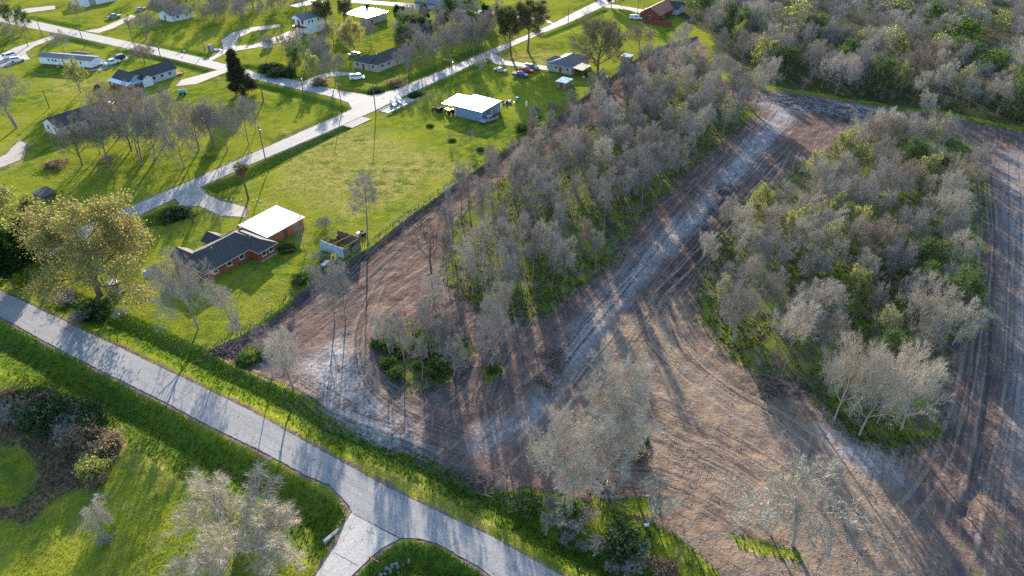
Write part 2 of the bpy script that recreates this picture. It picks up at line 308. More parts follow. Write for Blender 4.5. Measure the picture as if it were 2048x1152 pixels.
def ground_material(track=False):
    m = bpy.data.materials.new('track_soil' if track else 'ground_cover'); t, n, l, p = nodes(m)
    p.inputs['Roughness'].default_value = 1.0; p.inputs['Specular IOR Level'].default_value = 0.0
    ge = n.new('ShaderNodeNewGeometry'); pos = ge.outputs['Position']
    def noise(s, det=3, vec=pos, rough=.55):
        k = n.new('ShaderNodeTexNoise'); k.inputs['Scale'].default_value = s; k.inputs['Detail'].default_value = det; k.inputs['Roughness'].default_value = rough
        l.new(vec, k.inputs['Vector']); return k.outputs[0]
    def mapped(ang, sx, sy):
        k = n.new('ShaderNodeMapping'); k.vector_type = 'TEXTURE'; k.inputs['Rotation'].default_value = (0, 0, ang); k.inputs['Scale'].default_value = (sx, sy, 1)
        l.new(pos, k.inputs[0]); return k.outputs[0]
    def math_(op, a, b, c=None, clamp=False):
        k = n.new('ShaderNodeMath'); k.operation = op; k.use_clamp = clamp
        for i, s in enumerate([a, b] + ([c] if c is not None else [])):
            if isinstance(s, (int, float)): k.inputs[i].default_value = s
            else: l.new(s, k.inputs[i])
        return k.outputs[0]
    def mixc(f, a, b, mode='MIX'):
        k = n.new('ShaderNodeMix'); k.data_type = 'RGBA'; k.blend_type = mode
        for s, i in ((f, 0), (a, 6), (b, 7)):
            if isinstance(s, (int, float)): k.inputs[i].default_value = s
            elif isinstance(s, tuple): k.inputs[i].default_value = (*s, 1)
            else: l.new(s, k.inputs[i])
        return k.outputs[2]
    def rng_(v, a, b):
        k = n.new('ShaderNodeMapRange'); k.interpolation_type = 'SMOOTHSTEP'; l.new(v, k.inputs[0]); k.inputs[1].default_value = a; k.inputs[2].default_value = b; return k.outputs[0]
    A = n.new('ShaderNodeAttribute'); A.attribute_name = 'cover'; B = n.new('ShaderNodeAttribute'); B.attribute_name = 'tone'
    sa = n.new('ShaderNodeSeparateColor'); l.new(A.outputs['Color'], sa.inputs[0]); sb = n.new('ShaderNodeSeparateColor'); l.new(B.outputs['Color'], sb.inputs[0])
    dirt, wood, pale, dry = sa.outputs[0], sa.outputs[1], sa.outputs[2], A.outputs['Alpha']
    dark, tan, lush, bank = sb.outputs[0], sb.outputs[1], sb.outputs[2], B.outputs['Alpha']
    big, mid, fine, grit = noise(.045, 3), noise(.35, 4), noise(1.6, 4), noise(7, 3)
    streak = noise(1.0, 5, mapped(GRID, 7.0, .8), .65)                 # scraped along the lot
    streak2 = noise(1.0, 5, mapped(rad(-38), 6.0, .6), .65)
    mow = noise(1.0, 3, mapped(GRID, 5.0, .9))
    # grass
    g = mixc(rng_(big, .35, .65), (.078, .125, .020), (.25, .252, .034))
    g = mixc(rng_(mid, .38, .68), g, (.135, .185, .018))
    g = mixc(math_('MULTIPLY', rng_(fine, .52, .74), .6), g, (.30, .27, .03))
    g = mixc(math_('MULTIPLY', rng_(math_('ADD', mid, math_('MULTIPLY', mow, .5)), .68, .9), .6), g, (.255, .24, .022))
    g = mixc(math_('MULTIPLY', dry, rng_(math_('ADD', math_('MULTIPLY', mid, .6), math_('MULTIPLY', fine, .5)), .42, .68)), g, (.34, .275, .09))
    g = mixc(math_('MULTIPLY', rng_(noise(.12, 5, pos, .65), .56, .70), .5), g, (.26, .215, .085))
    g = mixc(math_('MULTIPLY', rng_(noise(.5, 5, pos, .7), .57, .68), .45), g, (.055, .095, .018))
    g = mixc(math_('MULTIPLY', lush, .75), g, (.045, .10, .014))
    g = mixc(math_('MULTIPLY', rng_(grit, .55, .75), .35), g, (.05, .09, .015))
    bk = mixc(rng_(fine, .35, .65), (.07, .05, .032), (.25, .175, .10))
    g = mixc(bank, g, bk)
    # woodland floor: litter with green growth coming through
    wf = mixc(rng_(mid, .40, .60), (.085, .075, .05), (.11, .145, .02))
    wf = mixc(math_('MULTIPLY', rng_(fine, .5, .7), .6), wf, (.19, .165, .085))
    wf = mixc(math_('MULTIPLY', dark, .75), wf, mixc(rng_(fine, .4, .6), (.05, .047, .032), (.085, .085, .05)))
    # scraped soil
    s = mixc(rng_(mid, .35, .66), (.168, .110, .088), (.104, .076, .070))
    s = mixc(tan, s, mixc(rng_(mid, .36, .64), (.27, .195, .135), (.18, .128, .095)))
    s = mixc(math_('MULTIPLY', rng_(streak, .5, .66), .6), s, (.30, .235, .185))
    s = mixc(math_('MULTIPLY', tan, math_('MULTIPLY', rng_(streak2, .5, .66), .5)), s, (.17, .125, .097))
    s = mixc(math_('MULTIPLY', rng_(streak, .40, .30), .7), s, (.085, .065, .058))
    pl = mixc(rng_(fine, .42, .62), (.37, .35, .345), (.23, .21, .21))
    s = mixc(math_('MULTIPLY', pale, rng_(math_('ADD', math_('MULTIPLY', mid, .55), math_('MULTIPLY', streak, .6)), .38, .60)), s, pl)
    s = mixc(math_('MULTIPLY', rng_(fine, .6, .72), .55), s, (.33, .275, .225))
    s = mixc(math_('MULTIPLY', rng_(noise(.9, 6, pos, .7), .54, .64), .4), s, (.085, .066, .06))
    s = mixc(math_('MULTIPLY', rng_(noise(.55, 6, pos, .72), .57, .68), .4), s, (.34, .30, .27))
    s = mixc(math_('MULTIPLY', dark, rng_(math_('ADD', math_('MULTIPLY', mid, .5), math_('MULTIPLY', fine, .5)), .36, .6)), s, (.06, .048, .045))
    s = mixc(math_('MULTIPLY', rng_(grit, .58, .72), .45), s, (.09, .07, .06))
    edge = math_('ADD', dirt, math_('MULTIPLY', math_('SUBTRACT', math_('ADD', mid, fine), 1.0), .9))
    cov = mixc(rng_(math_('ADD', wood, math_('MULTIPLY', math_('SUBTRACT', fine, .5), .8)), .35, .65), g, wf)
    c = mixc(rng_(edge, .38, .62), cov, s)
    hh = math_('ADD', math_('MULTIPLY', fine, .55), math_('MULTIPLY', grit, .25))
    hh = math_('ADD', hh, math_('MULTIPLY', math_('MULTIPLY', noise(3.2, 5, pos, .7), dirt), .35))
    hh = math_('ADD', hh, math_('MULTIPLY', streak, math_('MULTIPLY', dirt, .28)))
    hh = math_('ADD', hh, math_('MULTIPLY', streak2, math_('MULTIPLY', math_('MULTIPLY', dirt, tan), .22)))
    if track:
        T = n.new('ShaderNodeAttribute'); T.attribute_name = 'along'
        st = n.new('ShaderNodeSeparateColor'); l.new(T.outputs['Color'], st.inputs[0])
        wv = math_('SINE', math_('MULTIPLY', st.outputs[0], 25.0), 0)
        fade = rng_(math_('ADD', mid, math_('MULTIPLY', fine, .4)), .5, .74)
        c = mixc(math_('MULTIPLY', math_('MULTIPLY', fade, .6), T.outputs['Alpha']), c, (.36, .29, .225))
        c = mixc(math_('MULTIPLY', rng_(wv, -.2, .9), math_('MULTIPLY', math_('MULTIPLY', st.outputs[1], fade), .6)), c, (.10, .075, .06))
        c = mixc(math_('MULTIPLY', rng_(math_('ADD', fine, math_('MULTIPLY', mid, .5)), .5, .8), st.outputs[2]), c, (.075, .055, .047))
        hh = math_('ADD', hh, math_('MULTIPLY', wv, math_('MULTIPLY', math_('MULTIPLY', st.outputs[1], fade), .09)))
    l.new(c, p.inputs['Base Color'])
    b = n.new('ShaderNodeBump'); b.inputs['Distance'].default_value = .30; b.inputs['Strength'].default_value = .8
    l.new(hh, b.inputs['Height']); l.new(b.outputs[0], p.inputs['Normal'])
    return m
GM = ground_material()
COV = np.stack([m_dirt, m_wood, m_pale, m_dry], -1)
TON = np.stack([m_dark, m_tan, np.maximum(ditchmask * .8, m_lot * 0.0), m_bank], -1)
def set_attr(me, name, data):
    a = me.attributes.new(name, 'FLOAT_COLOR', 'POINT'); a.data.foreach_set('color', np.ascontiguousarray(data, np.float32).ravel())
vid = np.arange(NX * NY).reshape(NY, NX)
quads = np.stack([vid[:-1, :-1], vid[:-1, 1:], vid[1:, 1:], vid[1:, :-1]], -1).reshape(-1, 4)
def favg(A): return ((A[:-1, :-1] + A[:-1, 1:] + A[1:, 1:] + A[1:, :-1]) / 4).ravel()
fd, fw = favg(m_dirt), favg(m_wood)
cls = np.where(fd > .5, 1, np.where(fw > .5, 2, 0))
VV = np.stack([X, Y, Z], -1).reshape(-1, 3)
for k, nm in enumerate(('grass_ground', 'dirt_ground', 'woodland_ground')):
    q = quads[cls == k]; used, inv = np.unique(q, return_inverse=True)
    me = np_mesh(nm, VV[used], quads=inv.reshape(-1, 4), mats=[GM], smooth=True)
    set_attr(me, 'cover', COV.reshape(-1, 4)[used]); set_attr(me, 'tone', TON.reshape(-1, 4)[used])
    o = link(nm, me); tag(o, ['green mown and rough grass of the lawns and verges', 'bare scraped brown and pale soil of the cleared lot', 'leaf litter and green growth under the bare woods'][k], kind='structure')

# ------------------------------------------------------------------ roads and drives
def road_mat(name, c, c2, c3, ang=GRID):
    m = mat(name, c, c2, rough=.85, scale=.25, bump=.012, bscale=9, spec=.3, detail=8)
    t, n, l, p = nodes(m)
    geo = n.new('ShaderNodeNewGeometry'); mp = n.new('ShaderNodeMapping'); mp.vector_type = 'TEXTURE'; mp.inputs['Rotation'].default_value = (0, 0, ang); mp.inputs['Scale'].default_value = (16, .9, 1)
    l.new(geo.outputs['Position'], mp.inputs[0]); no = n.new('ShaderNodeTexNoise'); no.inputs['Scale'].default_value = 1; no.inputs['Detail'].default_value = 4; l.new(mp.outputs[0], no.inputs['Vector'])
    r = ramp(n, [(.45, (0, 0, 0)), (.68, (.8, .8, .8))]); l.new(no.outputs[0], r.inputs[0])
    old = p.inputs['Base Color'].links[0].from_socket
    mx = n.new('ShaderNodeMix'); mx.data_type = 'RGBA'; l.new(r.outputs[0], mx.inputs[0]); l.new(old, mx.inputs[6]); mx.inputs[7].default_value = (*c3, 1)
    sp = n.new('ShaderNodeTexNoise'); sp.inputs['Scale'].default_value = 3.5; sp.inputs['Detail'].default_value = 6; l.new(geo.outputs['Position'], sp.inputs['Vector'])
    r2 = ramp(n, [(.3, (.72, .72, .72)), (.7, (1.15, 1.13, 1.1))]); l.new(sp.outputs[0], r2.inputs[0])
    m2 = n.new('ShaderNodeMix'); m2.data_type = 'RGBA'; m2.blend_type = 'MULTIPLY'; m2.inputs[0].default_value = 1; l.new(mx.outputs[2], m2.inputs[6]); l.new(r2.outputs[0], m2.inputs[7])
    l.new(m2.outputs[2], p.inputs['Base Color'])
    return m
asphA = road_mat('chipseal_front', (.26, .255, .258), (.30, .295, .295), (.21, .208, .213), GRID + rad(90))
asphB = road_mat('chipseal_back', (.29, .285, .28), (.34, .33, .32), (.24, .238, .238))
asphC = road_mat('chipseal_cross', (.31, .30, .295), (.35, .34, .33), (.26, .255, .253), GRID + rad(90))
conc = road_mat('concrete', (.40, .385, .36), (.46, .44, .41), (.34, .33, .315))
grav = road_mat('gravel', (.40, .36, .32), (.31, .27, .23), (.46, .42, .38))
def sheet(name, poly, m, z, label, jit=.12, step=.45):
    P = []
    for (ax, ay), (bx, by) in zip(poly, poly[1:] + poly[:1]):
        L = math.hypot(bx - ax, by - ay); k = max(1, min(260, int(L / step)))
        for i in range(k):
            t = i / k; P.append((ax + (bx - ax) * t + R.uniform(-jit, jit), ay + (by - ay) * t + R.uniform(-jit, jit)))
    n = len(P)
    vs_ = [(x, y, z) for x, y in P] + [(x, y, z - .12) for x, y in P]
    me = bpy.data.meshes.new(name); me.from_pydata(vs_, [], [tuple(range(n))] + [(i, n + i, n + (i + 1) % n, (i + 1) % n) for i in range(n)]); me.materials.append(m); me.update()
    return tag(link(name, me), label, kind='structure')
RL = {'front_road': (asphA, .030, 'grey chip-seal road running past the cleared lot in front'), 'concrete_side_road': (conc, .034, 'pale concrete side road joining the front road at the bottom'),
      'back_road': (asphB, .022, 'long pale road behind the brick house running to the top'), 'cross_road': (asphC, .018, 'pale road crossing the top left between the houses'),
      'far_road': (asphB, .014, 'far road by the thicket at the top edge'), 'corner_road': (asphC, .012, 'narrow road at the top left corner')}
for k, (m, z, lb) in RL.items(): sheet(k, Wroads[k], m, z, lb, .07 if k == 'front_road' else .07)
DL = ['gravel driveway to the brick house', 'gravel driveway of the house with the blue porch roof', 'curving gravel drive across the upper lawn', 'gravel drive off the top left road', 'gravel drive of the hip roofed house',
      'worn gravel parking by the tan house', 'white concrete apron before the raised white house', 'concrete drive by the rust roofed house', 'gravel track at the left edge by the white trucks', 'gravel parking beside the long trailer home', 'bare gravel patch at the left edge']
for i, (k, (p_, kind)) in enumerate(DRIVES.items()): sheet(k.split('.')[0], Wdrives[k], conc if kind == 'concrete' else grav, .004 + .0006 * i, DL[i], .12 if kind == 'gravel' else .05)
# joints of the concrete side road
tar = mat('tar', (.03, .03, .03), rough=.7)
for a_, b_ in (((706, 1027.5), (799, 1077.5)), ((669, 1106), (715, 1131))):
    p, q = G(*a_), G(*b_); L = math.hypot(q[0] - p[0], q[1] - p[1]); an = math.atan2(q[1] - p[1], q[0] - p[0])
    mb = MB(); xx = 0
    while xx < L: mb.box(xx, min(L, xx + .5) - .002, R.uniform(-.05, -.02), R.uniform(.02, .05), 0, .006); xx += .5
    o = mb.build('road_joint', tar); o.location = (p[0], p[1], .034); o.rotation_euler = (0, 0, an); tag(o, 'dark tar joint across the concrete side road', kind='structure')
# tyre and crawler tracks pressed into the soil
TM = ground_material(True)
TRACKS = [([(1560, 330), (1534, 362), (1440, 462), (1380, 528), (1318, 590), (1300, 640)], 1.9, .55, 0, 1), ([(1318, 600), (1335, 660), (1380, 720), (1450, 775), (1540, 820), (1640, 890)], 2.0, .6, 0, .8),
  ([(1290, 600), (1320, 690), (1390, 760), (1480, 830), (1560, 880)], 2.0, .6, 0, .7), ([(1590, 300), (1560, 360), (1490, 440)], 2, .5, 0, .7),
  ([(760, 560), (725, 640), (716, 700), (735, 765), (790, 818), (860, 850)], 2.0, .55, .3, .6), ([(745, 600), (735, 690), (760, 760), (820, 800), (880, 830)], 1.8, .5, .3, .5),
  ([(1150, 800), (1210, 720), (1290, 630)], 1.9, .5, 0, .5), ([(1030, 900), (1100, 830), (1180, 740), (1260, 650)], 2.0, .55, 0, .5),
  ([(1260, 862), (1340, 870), (1430, 900), (1530, 960), (1630, 1040), (1720, 1150)], 2.0, .55, 1, .4), ([(1260, 900), (1350, 905), (1450, 940), (1550, 1010), (1640, 1110)], 2.0, .55, 1, .4),
  ([(1270, 945), (1370, 950), (1470, 990), (1560, 1060), (1620, 1140)], 2.0, .55, 1, .4), ([(1300, 830), (1400, 850), (1520, 910), (1640, 1000), (1760, 1130)], 2.0, .55, 1, .5),
  ([(1400, 1010), (1480, 1050), (1560, 1130), (1600, 1180)], 2.0, .6, 1, .3), ([(1480, 850), (1580, 890), (1690, 980), (1790, 1090), (1830, 1160)], 2, .5, .6, .4),
  ([(1570, 830), (1680, 930), (1790, 1060), (1850, 1160)], 2.0, .5, 0, .5), ([(1955, 300), (1972, 420), (1968, 560), (1945, 700), (1915, 830), (1860, 960), (1780, 1060)], 2.0, .6, 0, .6),
  ([(2040, 420), (2030, 600), (2020, 800), (1990, 1000), (1960, 1150)], 2.0, .6, 0, .5), ([(900, 930), (960, 900), (1040, 880)], 1.9, .5, .5, .4), ([(1620, 250), (1700, 262), (1780, 262)], 2, .5, 0, .4),
  ([(620, 600), (700, 560), (800, 480), (880, 420)], 2.0, .5, 0, .5), ([(780, 880), (880, 910), (980, 930), (1040, 960)], 2.0, .55, 1, .4), ([(640, 700), (610, 760), (660, 810), (740, 850), (820, 870)], 2, .5, .5, .4)]
def smooth_line(P, step=.7):
    P = [Vector(p) for p in P]; out = []
    for i in range(len(P) - 1):
        a, b, c, d = P[max(0, i - 1)], P[i], P[i + 1], P[min(len(P) - 1, i + 2)]
        k = max(2, int((c - b).length / step))
        for j in range(k):
            t = j / k
            out.append(.5 * ((2 * b) + (c - a) * t + (2 * a - 5 * b + 4 * c - d) * t * t + (3 * b - a - 3 * c + d) * t ** 3))
    out.append(P[-1]); return out
FLOWS = [([(1560, 240), (1480, 330), (1380, 440), (1280, 560), (1180, 680), (1090, 800), (1000, 900)], 5, 14), ([(1600, 300), (1520, 380), (1430, 480), (1350, 580), (1290, 680), (1210, 770)], 4, 9),
  ([(1310, 600), (1345, 690), (1430, 770), (1560, 850), (1700, 980), (1800, 1130)], 5, 12), ([(1230, 800), (1340, 860), (1480, 930), (1600, 1030), (1690, 1160)], 7, 14), ([(1200, 960), (1320, 960), (1430, 1010), (1540, 1100), (1600, 1180)], 5, 9),
  ([(880, 430), (800, 500), (735, 590), (712, 690), (740, 780), (830, 850), (950, 890), (1060, 860)], 4, 10), ([(930, 370), (820, 450), (700, 560), (600, 640), (500, 710)], 3, 7), ([(600, 760), (680, 820), (800, 870), (920, 930), (1040, 960)], 4, 7),
  ([(1450, 180), (1600, 205), (1780, 240)], 3, 7), ([(1990, 280), (2000, 500), (1985, 760), (1940, 960), (1860, 1160)], 6, 10), ([(1060, 600), (1000, 700), (960, 800), (1000, 880)], 3, 6)]
for line, half, cnt in FLOWS:
    for _ in range(cnt):
        dx_, dy_ = R.uniform(-half, half) * 9, R.uniform(-half, half) * 5; a0, a1 = sorted((R.uniform(0, 1), R.uniform(0, 1))); k0, k1 = int(a0 * (len(line) - 2)), int(a1 * (len(line) - 2)) + 2
        seg = [(x + dx_ + R.uniform(-6, 6), y + dy_ + R.uniform(-4, 4)) for x, y in line[k0:k1]]
        if len(seg) > 1: TRACKS.append((seg, R.choice([1.8, 2.0, 2.2, 0.7]), R.uniform(.22, .55), R.choice([0, 0, 0, .5]), R.choice([-.7, -.5, .3, .5, -.6])))
tv = []; tq = []; tal = []
for line, gap, wd, cleat, br in TRACKS:
    C = smooth_line(GP(line)); n = len(C)
    for side in (-1, 1):
        s0 = 0; base = len(tv)
        for i, c in enumerate(C):
            d = (C[min(n - 1, i + 1)] - C[max(0, i - 1)]).normalized(); nn = Vector((-d.y, d.x)); 
            if i: s0 += (c - C[i - 1]).length
            wob = (float(vnoise(np.array([s0 / 6.0]), np.array([side * 3.0 + len(tv) * 0]), 5)[0]) - .5) * .3
            fade = min(1, i / 5, (n - 1 - i) / 5)
            for k in (-1, 0, 1):
                q = c + nn * (side * gap / 2 + wob + k * wd / 2)
                tv.append((q.x, q.y, zg(q.x, q.y) + (.03 if k == 0 else .004))); tal.append((s0, cleat * fade, max(0, -br) * fade, max(0, br) * fade))
            if i:
                b0 = base + (i - 1) * 3
                tq += [(b0, b0 + 1, b0 + 4, b0 + 3), (b0 + 1, b0 + 2, b0 + 5, b0 + 4)]
tv = np.array(tv); me = np_mesh('wheel_tracks', tv, quads=np.array(tq)[:, ::-1], mats=[TM], smooth=True)
set_attr(me, 'cover', bil(COV.reshape(NY, NX, 4).transpose(0, 1, 2), tv[:, 0], tv[:, 1]) if False else np.stack([bil(COV[..., k], tv[:, 0], tv[:, 1]) for k in range(4)], -1))
set_attr(me, 'tone', np.stack([bil(TON[..., k], tv[:, 0], tv[:, 1]) for k in range(4)], -1)); set_attr(me, 'along', np.array(tal))
tag(link('wheel_tracks', me), 'tyre and crawler tracks pressed into the bare soil', kind='stuff')

# ------------------------------------------------------------------ trees
def frusta(P0, P1, r0, r1, n):
    P0, P1 = np.asarray(P0, float), np.asarray(P1, float); r0, r1 = np.asarray(r0, float), np.asarray(r1, float)
    d = P1 - P0; d /= np.linalg.norm(d, axis=1, keepdims=True) + 1e-9
    ref = np.where(np.abs(d[:, 2:3]) > .9, np.array([[1., 0, 0]]), np.array([[0, 0, 1.]]))
    a = np.cross(d, ref); a /= np.linalg.norm(a, axis=1, keepdims=True) + 1e-9; b = np.cross(d, a)
    k = np.arange(n) * 2 * np.pi / n; c, s = np.cos(k), np.sin(k)
    ring = a[:, None] * c[None, :, None] + b[:, None] * s[None, :, None]
    v = np.concatenate([P0[:, None] + ring * r0[:, None, None], P1[:, None] + ring * r1[:, None, None]], 1)
    i = np.arange(n); q = np.stack([i, (i + 1) % n, n + (i + 1) % n, n + i], -1)
    return v.reshape(-1, 3), (q[None] + (np.arange(len(P0)) * 2 * n)[:, None, None]).reshape(-1, 4)
def nrm(v): return v / (np.linalg.norm(v) + 1e-9)
def grow(rs, H=12.0, trunk=.72, first=.35, spread=45, n=(9, 6, 5, 4, 3), len1=.40, ratio=.5, trop=.10, rad0=.17, lean=0.0, twig=.011, forks=1, wob=.10, tw=2, twl=.05, cone=0.0):
    """segments of one bare tree: lists by level of (p0, p1, r0, r1)"""
    segs = [[] for _ in range(6)]; tips = []
    def branch(p, d, L, r, lev, t_end=0.25):
        ns = (7, 4, 3, 2, 2, 1)[lev]; pts = [p]; ds = [d]; rr = [r]
        for i in range(ns):
            d = nrm(d + rs.normal(0, wob * (1.0 if lev else .5), 3) + np.array([0, 0, trop if lev else .04]))
            q = pts[-1] + d * L / ns; r2 = r * (1 - (i + 1) / ns * (1 - t_end)); segs[lev].append((pts[-1], q, rr[-1], r2)); pts.append(q); ds.append(d); rr.append(r2)
        if lev >= len(n): tips.append(pts[-1]); return
        k = n[lev]; k = max(1, int(round(k * rs.uniform(.8, 1.2)))) if lev else k
        az = rs.uniform(0, 6.28)
        for j in range(k):
            if lev == 0: t = first + (1 - first) * ((j + rs.uniform(.1, .9)) / k)
            else: t = .18 + .82 * ((j + rs.uniform(.2, 1.0)) / k)
            t = min(t, .995); f = t * ns; i = int(f); b = pts[i] + (pts[i + 1] - pts[i]) * (f - i); dd = ds[i + 1]
            az += 2.4 + rs.uniform(-.5, .5)
            o = nrm(np.cross(dd, np.array([math.cos(az), math.sin(az), .13]))); 
            an = rad(spread * (1.15 - .45 * t) if lev == 0 else rs.uniform(28, 52))
            nd = nrm(dd * math.cos(an) + o * math.sin(an))
            rb = rr[i] * (.55 if lev == 0 else .6) * rs.uniform(.75, 1.0)
            LL = len1 * H * (1 - .45 * max(0, t - first)) * (1 - cone * t) if lev == 0 else L * ratio * (1.12 - .45 * t)
            branch(b, nd, LL * rs.uniform(.8, 1.2), max(rb, twig * (1.6, 1.5, 1.4, 1.25, 1.0)[lev]), lev + 1, .35 if lev < 3 else .5)
    for k in range(forks):
        a = rs.uniform(0, 6.28); ln = lean if forks == 1 else rs.uniform(.12, .28)
        branch(np.array([.12 * k, 0, -.35]), nrm(np.array([math.cos(a) * ln, math.sin(a) * ln, 1.0])), H * trunk * (1 if k == 0 else rs.uniform(.8, .95)), rad0 * (1 if forks == 1 else .75), 0, .3)
    last = max(i for i in range(6) if segs[i]); A = segs[last]
    P0 = np.repeat(np.array([a[0] for a in A]), tw, 0); P1 = np.repeat(np.array([a[1] for a in A]), tw, 0); k = len(P0)
    D = P1 - P0; D /= np.linalg.norm(D, axis=1, keepdims=True) + 1e-9
    b = P0 + (P1 - P0) * rs.random((k, 1)); o = rs.normal(0, 1, (k, 3)); o -= D * (o * D).sum(1, keepdims=True); o /= np.linalg.norm(o, axis=1, keepdims=True)
    an = rs.uniform(.25, .85, (k, 1)); d = D * np.cos(an) + o * np.sin(an); d[:, 2] += trop * 1.5; d /= np.linalg.norm(d, axis=1, keepdims=True)
    e = b + d * (H * twl * rs.uniform(.5, 1.3, (k, 1))); sd3 = np.cross(d, rs.normal(0, 1, (k, 3))); sd3 /= np.linalg.norm(sd3, axis=1, keepdims=True) + 1e-9; sd3 *= twig * 1.2
    return segs, tips, np.stack([b - sd3, b + sd3, e], 1).reshape(-1, 3)
def blades(P0, P1, r0):
    d = P1 - P0; o = np.cross(d, np.random.default_rng(len(P0)).normal(0, 1, d.shape)); o /= np.linalg.norm(o, axis=1, keepdims=True) + 1e-9; o *= r0[:, None] * 1.55
    return np.stack([P0 - o, P0 + o, P1 + d * .1], 1).reshape(-1, 3)
def tree_meshes(name, segs, fine, split=3, bark=None, twigm=None, keep=6, flat=4, sides=(8, 6, 5, 3, 3, 3)):
    out = []
    for lo, hi, nm, m in ((0, split, 'trunk', bark), (split, 6, 'crown', twigm)):
        V = []; Q = []; off = 0
        for lev in range(lo, min(hi, keep)):
            if not segs[lev]: continue
            P0, P1, a, b = (np.array([s[i] for s in segs[lev]]) for i in range(4))
            if lev >= flat: fine = np.concatenate([fine, blades(P0, P1, a)]); continue
            v, q = frusta(P0, P1, a, b, sides[lev]); V.append(v); Q.append(q + off); off += len(v)
        T3 = None
        if nm == 'crown': V.append(fine); T3 = np.arange(len(fine)).reshape(-1, 3) + off
        out.append((np.concatenate(V), np.concatenate(Q) if Q else None, T3, m, nm))
    return out
def leaf_quads(rs, centres, per, size, spread_, up=.3):
    c = np.repeat(np.asarray(centres), per, 0); n = len(c)
    c = c + rs.normal(0, spread_, (n, 3)) * np.array([1, 1, .75])
    a = rs.normal(0, 1, (n, 3)); a[:, 2] *= .6; a /= np.linalg.norm(a, axis=1, keepdims=True)
    b = rs.normal(0, 1, (n, 3)); b -= a * (a * b).sum(1, keepdims=True); b /= np.linalg.norm(b, axis=1, keepdims=True)
    s = rs.uniform(.6, 1.3, (n, 1)) * size
    v = np.stack([c - a * s, c - b * s * .55, c + a * s, c + b * s * .55], 1).reshape(-1, 3)
    return v, np.arange(n * 4).reshape(-1, 4)
BK = dict(grey=bark_mat('bark_grey', (.17, .148, .135), (.27, .24, .215)), pale=bark_mat('bark_pale', (.24, .215, .18), (.36, .325, .27)), brown=bark_mat('bark_brown', (.11, .085, .065), (.17, .135, .10)))
TW = dict(grey=bark_mat('twig_grey', (.23, .20, .18), (.35, .305, .265)), pale=bark_mat('twig_pale', (.34, .295, .235), (.50, .44, .355)), brown=bark_mat('twig_brown', (.24, .19, .145), (.36, .29, .21)), tan=bark_mat('twig_tan', (.34, .28, .195), (.48, .405, .29)), bright=bark_mat('twig_bright', (.35, .31, .255), (.49, .435, .36)), dark=bark_mat('twig_dark', (.10, .08, .065), (.15, .12, .095)))
LF = dict(bud=leaf_mat('leaf_bud', (.30, .34, .075), (.42, .42, .12)), gold=leaf_mat('leaf_gold', (.34, .31, .095), (.51, .44, .16)), olive=leaf_mat('leaf_olive', (.125, .125, .05), (.22, .20, .09), .35), ever=leaf_mat('leaf_evergreen', (.03, .065, .018), (.06, .11, .03), .25),
          cedar=leaf_mat('leaf_cedar', (.055, .05, .028), (.09, .075, .04), .2), green=leaf_mat('leaf_green', (.075, .15, .022), (.15, .24, .04)), palm=leaf_mat('leaf_palm', (.16, .17, .06), (.26, .24, .10)), deadpalm=leaf_mat('leaf_dead', (.24, .17, .10), (.34, .26, .16)),
          straw=leaf_mat('leaf_straw', (.28, .20, .11), (.40, .31, .18)), vine=leaf_mat('leaf_vine', (.06, .12, .022), (.12, .19, .035)), rust=leaf_mat('leaf_rust', (.20, .13, .07), (.30, .2, .11)))
VAR = {}   # name -> dict(H, meshes [(part, mesh)])
def variant(key, seed, bark, tmat, leaves=None, H=12.0, split=3, keep=6, flat=4, sides=(8, 6, 5, 3, 3, 3), **kw):
    rs = np.random.default_rng(seed); segs, tips, fine = grow(rs, H=H, **kw)
    parts = []; top = max(max(s[1][2] for s in lv) for lv in segs if lv)
    for v, q, t3, m, nm in tree_meshes(key, segs, fine, split, bark, tmat, keep, flat, sides): parts.append((nm, np_mesh(key + '_' + nm, v, quads=q, tris=t3, mats=[m])))
    if leaves:
        lm, per, size, sp, frac = leaves; T = np.array(tips); T = T[rs.random(len(T)) < frac]
        v, q = leaf_quads(rs, T, per, size, sp); parts.append(('foliage', np_mesh(key + '_foliage', v, quads=q, mats=[lm])))
    VAR[key] = dict(H=top, parts=parts)
g_, p_, b_ = 'grey', 'pale', 'brown'
full = (10, 7, 5, 5)
variant('wood_a', 1, BK[g_], TW[g_], H=14, trunk=.78, first=.42, spread=42, len1=.29, n=full, twig=.011, tw=2)
variant('wood_b', 2, BK[g_], TW[g_], H=13, trunk=.74, first=.36, spread=48, len1=.33, n=full, twig=.011, tw=2)
variant('wood_c', 3, BK[g_], TW[p_], H=12, trunk=.70, first=.33, spread=52, len1=.36, n=full, twig=.012)
variant('wood_d', 4, BK[b_], TW[b_], H=14, trunk=.80, first=.45, spread=40, len1=.27, n=(9, 6, 5, 5), twig=.011, tw=2)
variant('wood_e', 5, BK[g_], TW[g_], H=11, trunk=.62, first=.3, spread=52, len1=.35, n=(7, 5, 5, 5), forks=2, twig=.011, tw=2)
variant('wood_f', 6, BK[g_], TW[p_], H=15, trunk=.78, first=.46, spread=46, len1=.29, n=full, twig=.012)
variant('dome_a', 7, BK[p_], TW[p_], H=13, trunk=.62, first=.32, spread=56, len1=.44, n=(12, 7, 6, 5), trop=.12, twig=.010, tw=2)
variant('dome_b', 8, BK[g_], TW[p_], H=12, trunk=.58, first=.3, spread=60, len1=.47, n=(12, 8, 6, 5), trop=.10, twig=.010, tw=2)
variant('dome_c', 9, BK[g_], TW[g_], H=12, trunk=.60, first=.28, spread=57, len1=.46, n=(12, 7, 6, 5), trop=.10, twig=.012, tw=2)
variant('dome_d', 10, BK[b_], TW[b_], H=11, trunk=.58, first=.25, spread=60, len1=.48, n=(11, 7, 6, 5), trop=.08, twig=.012, tw=2)
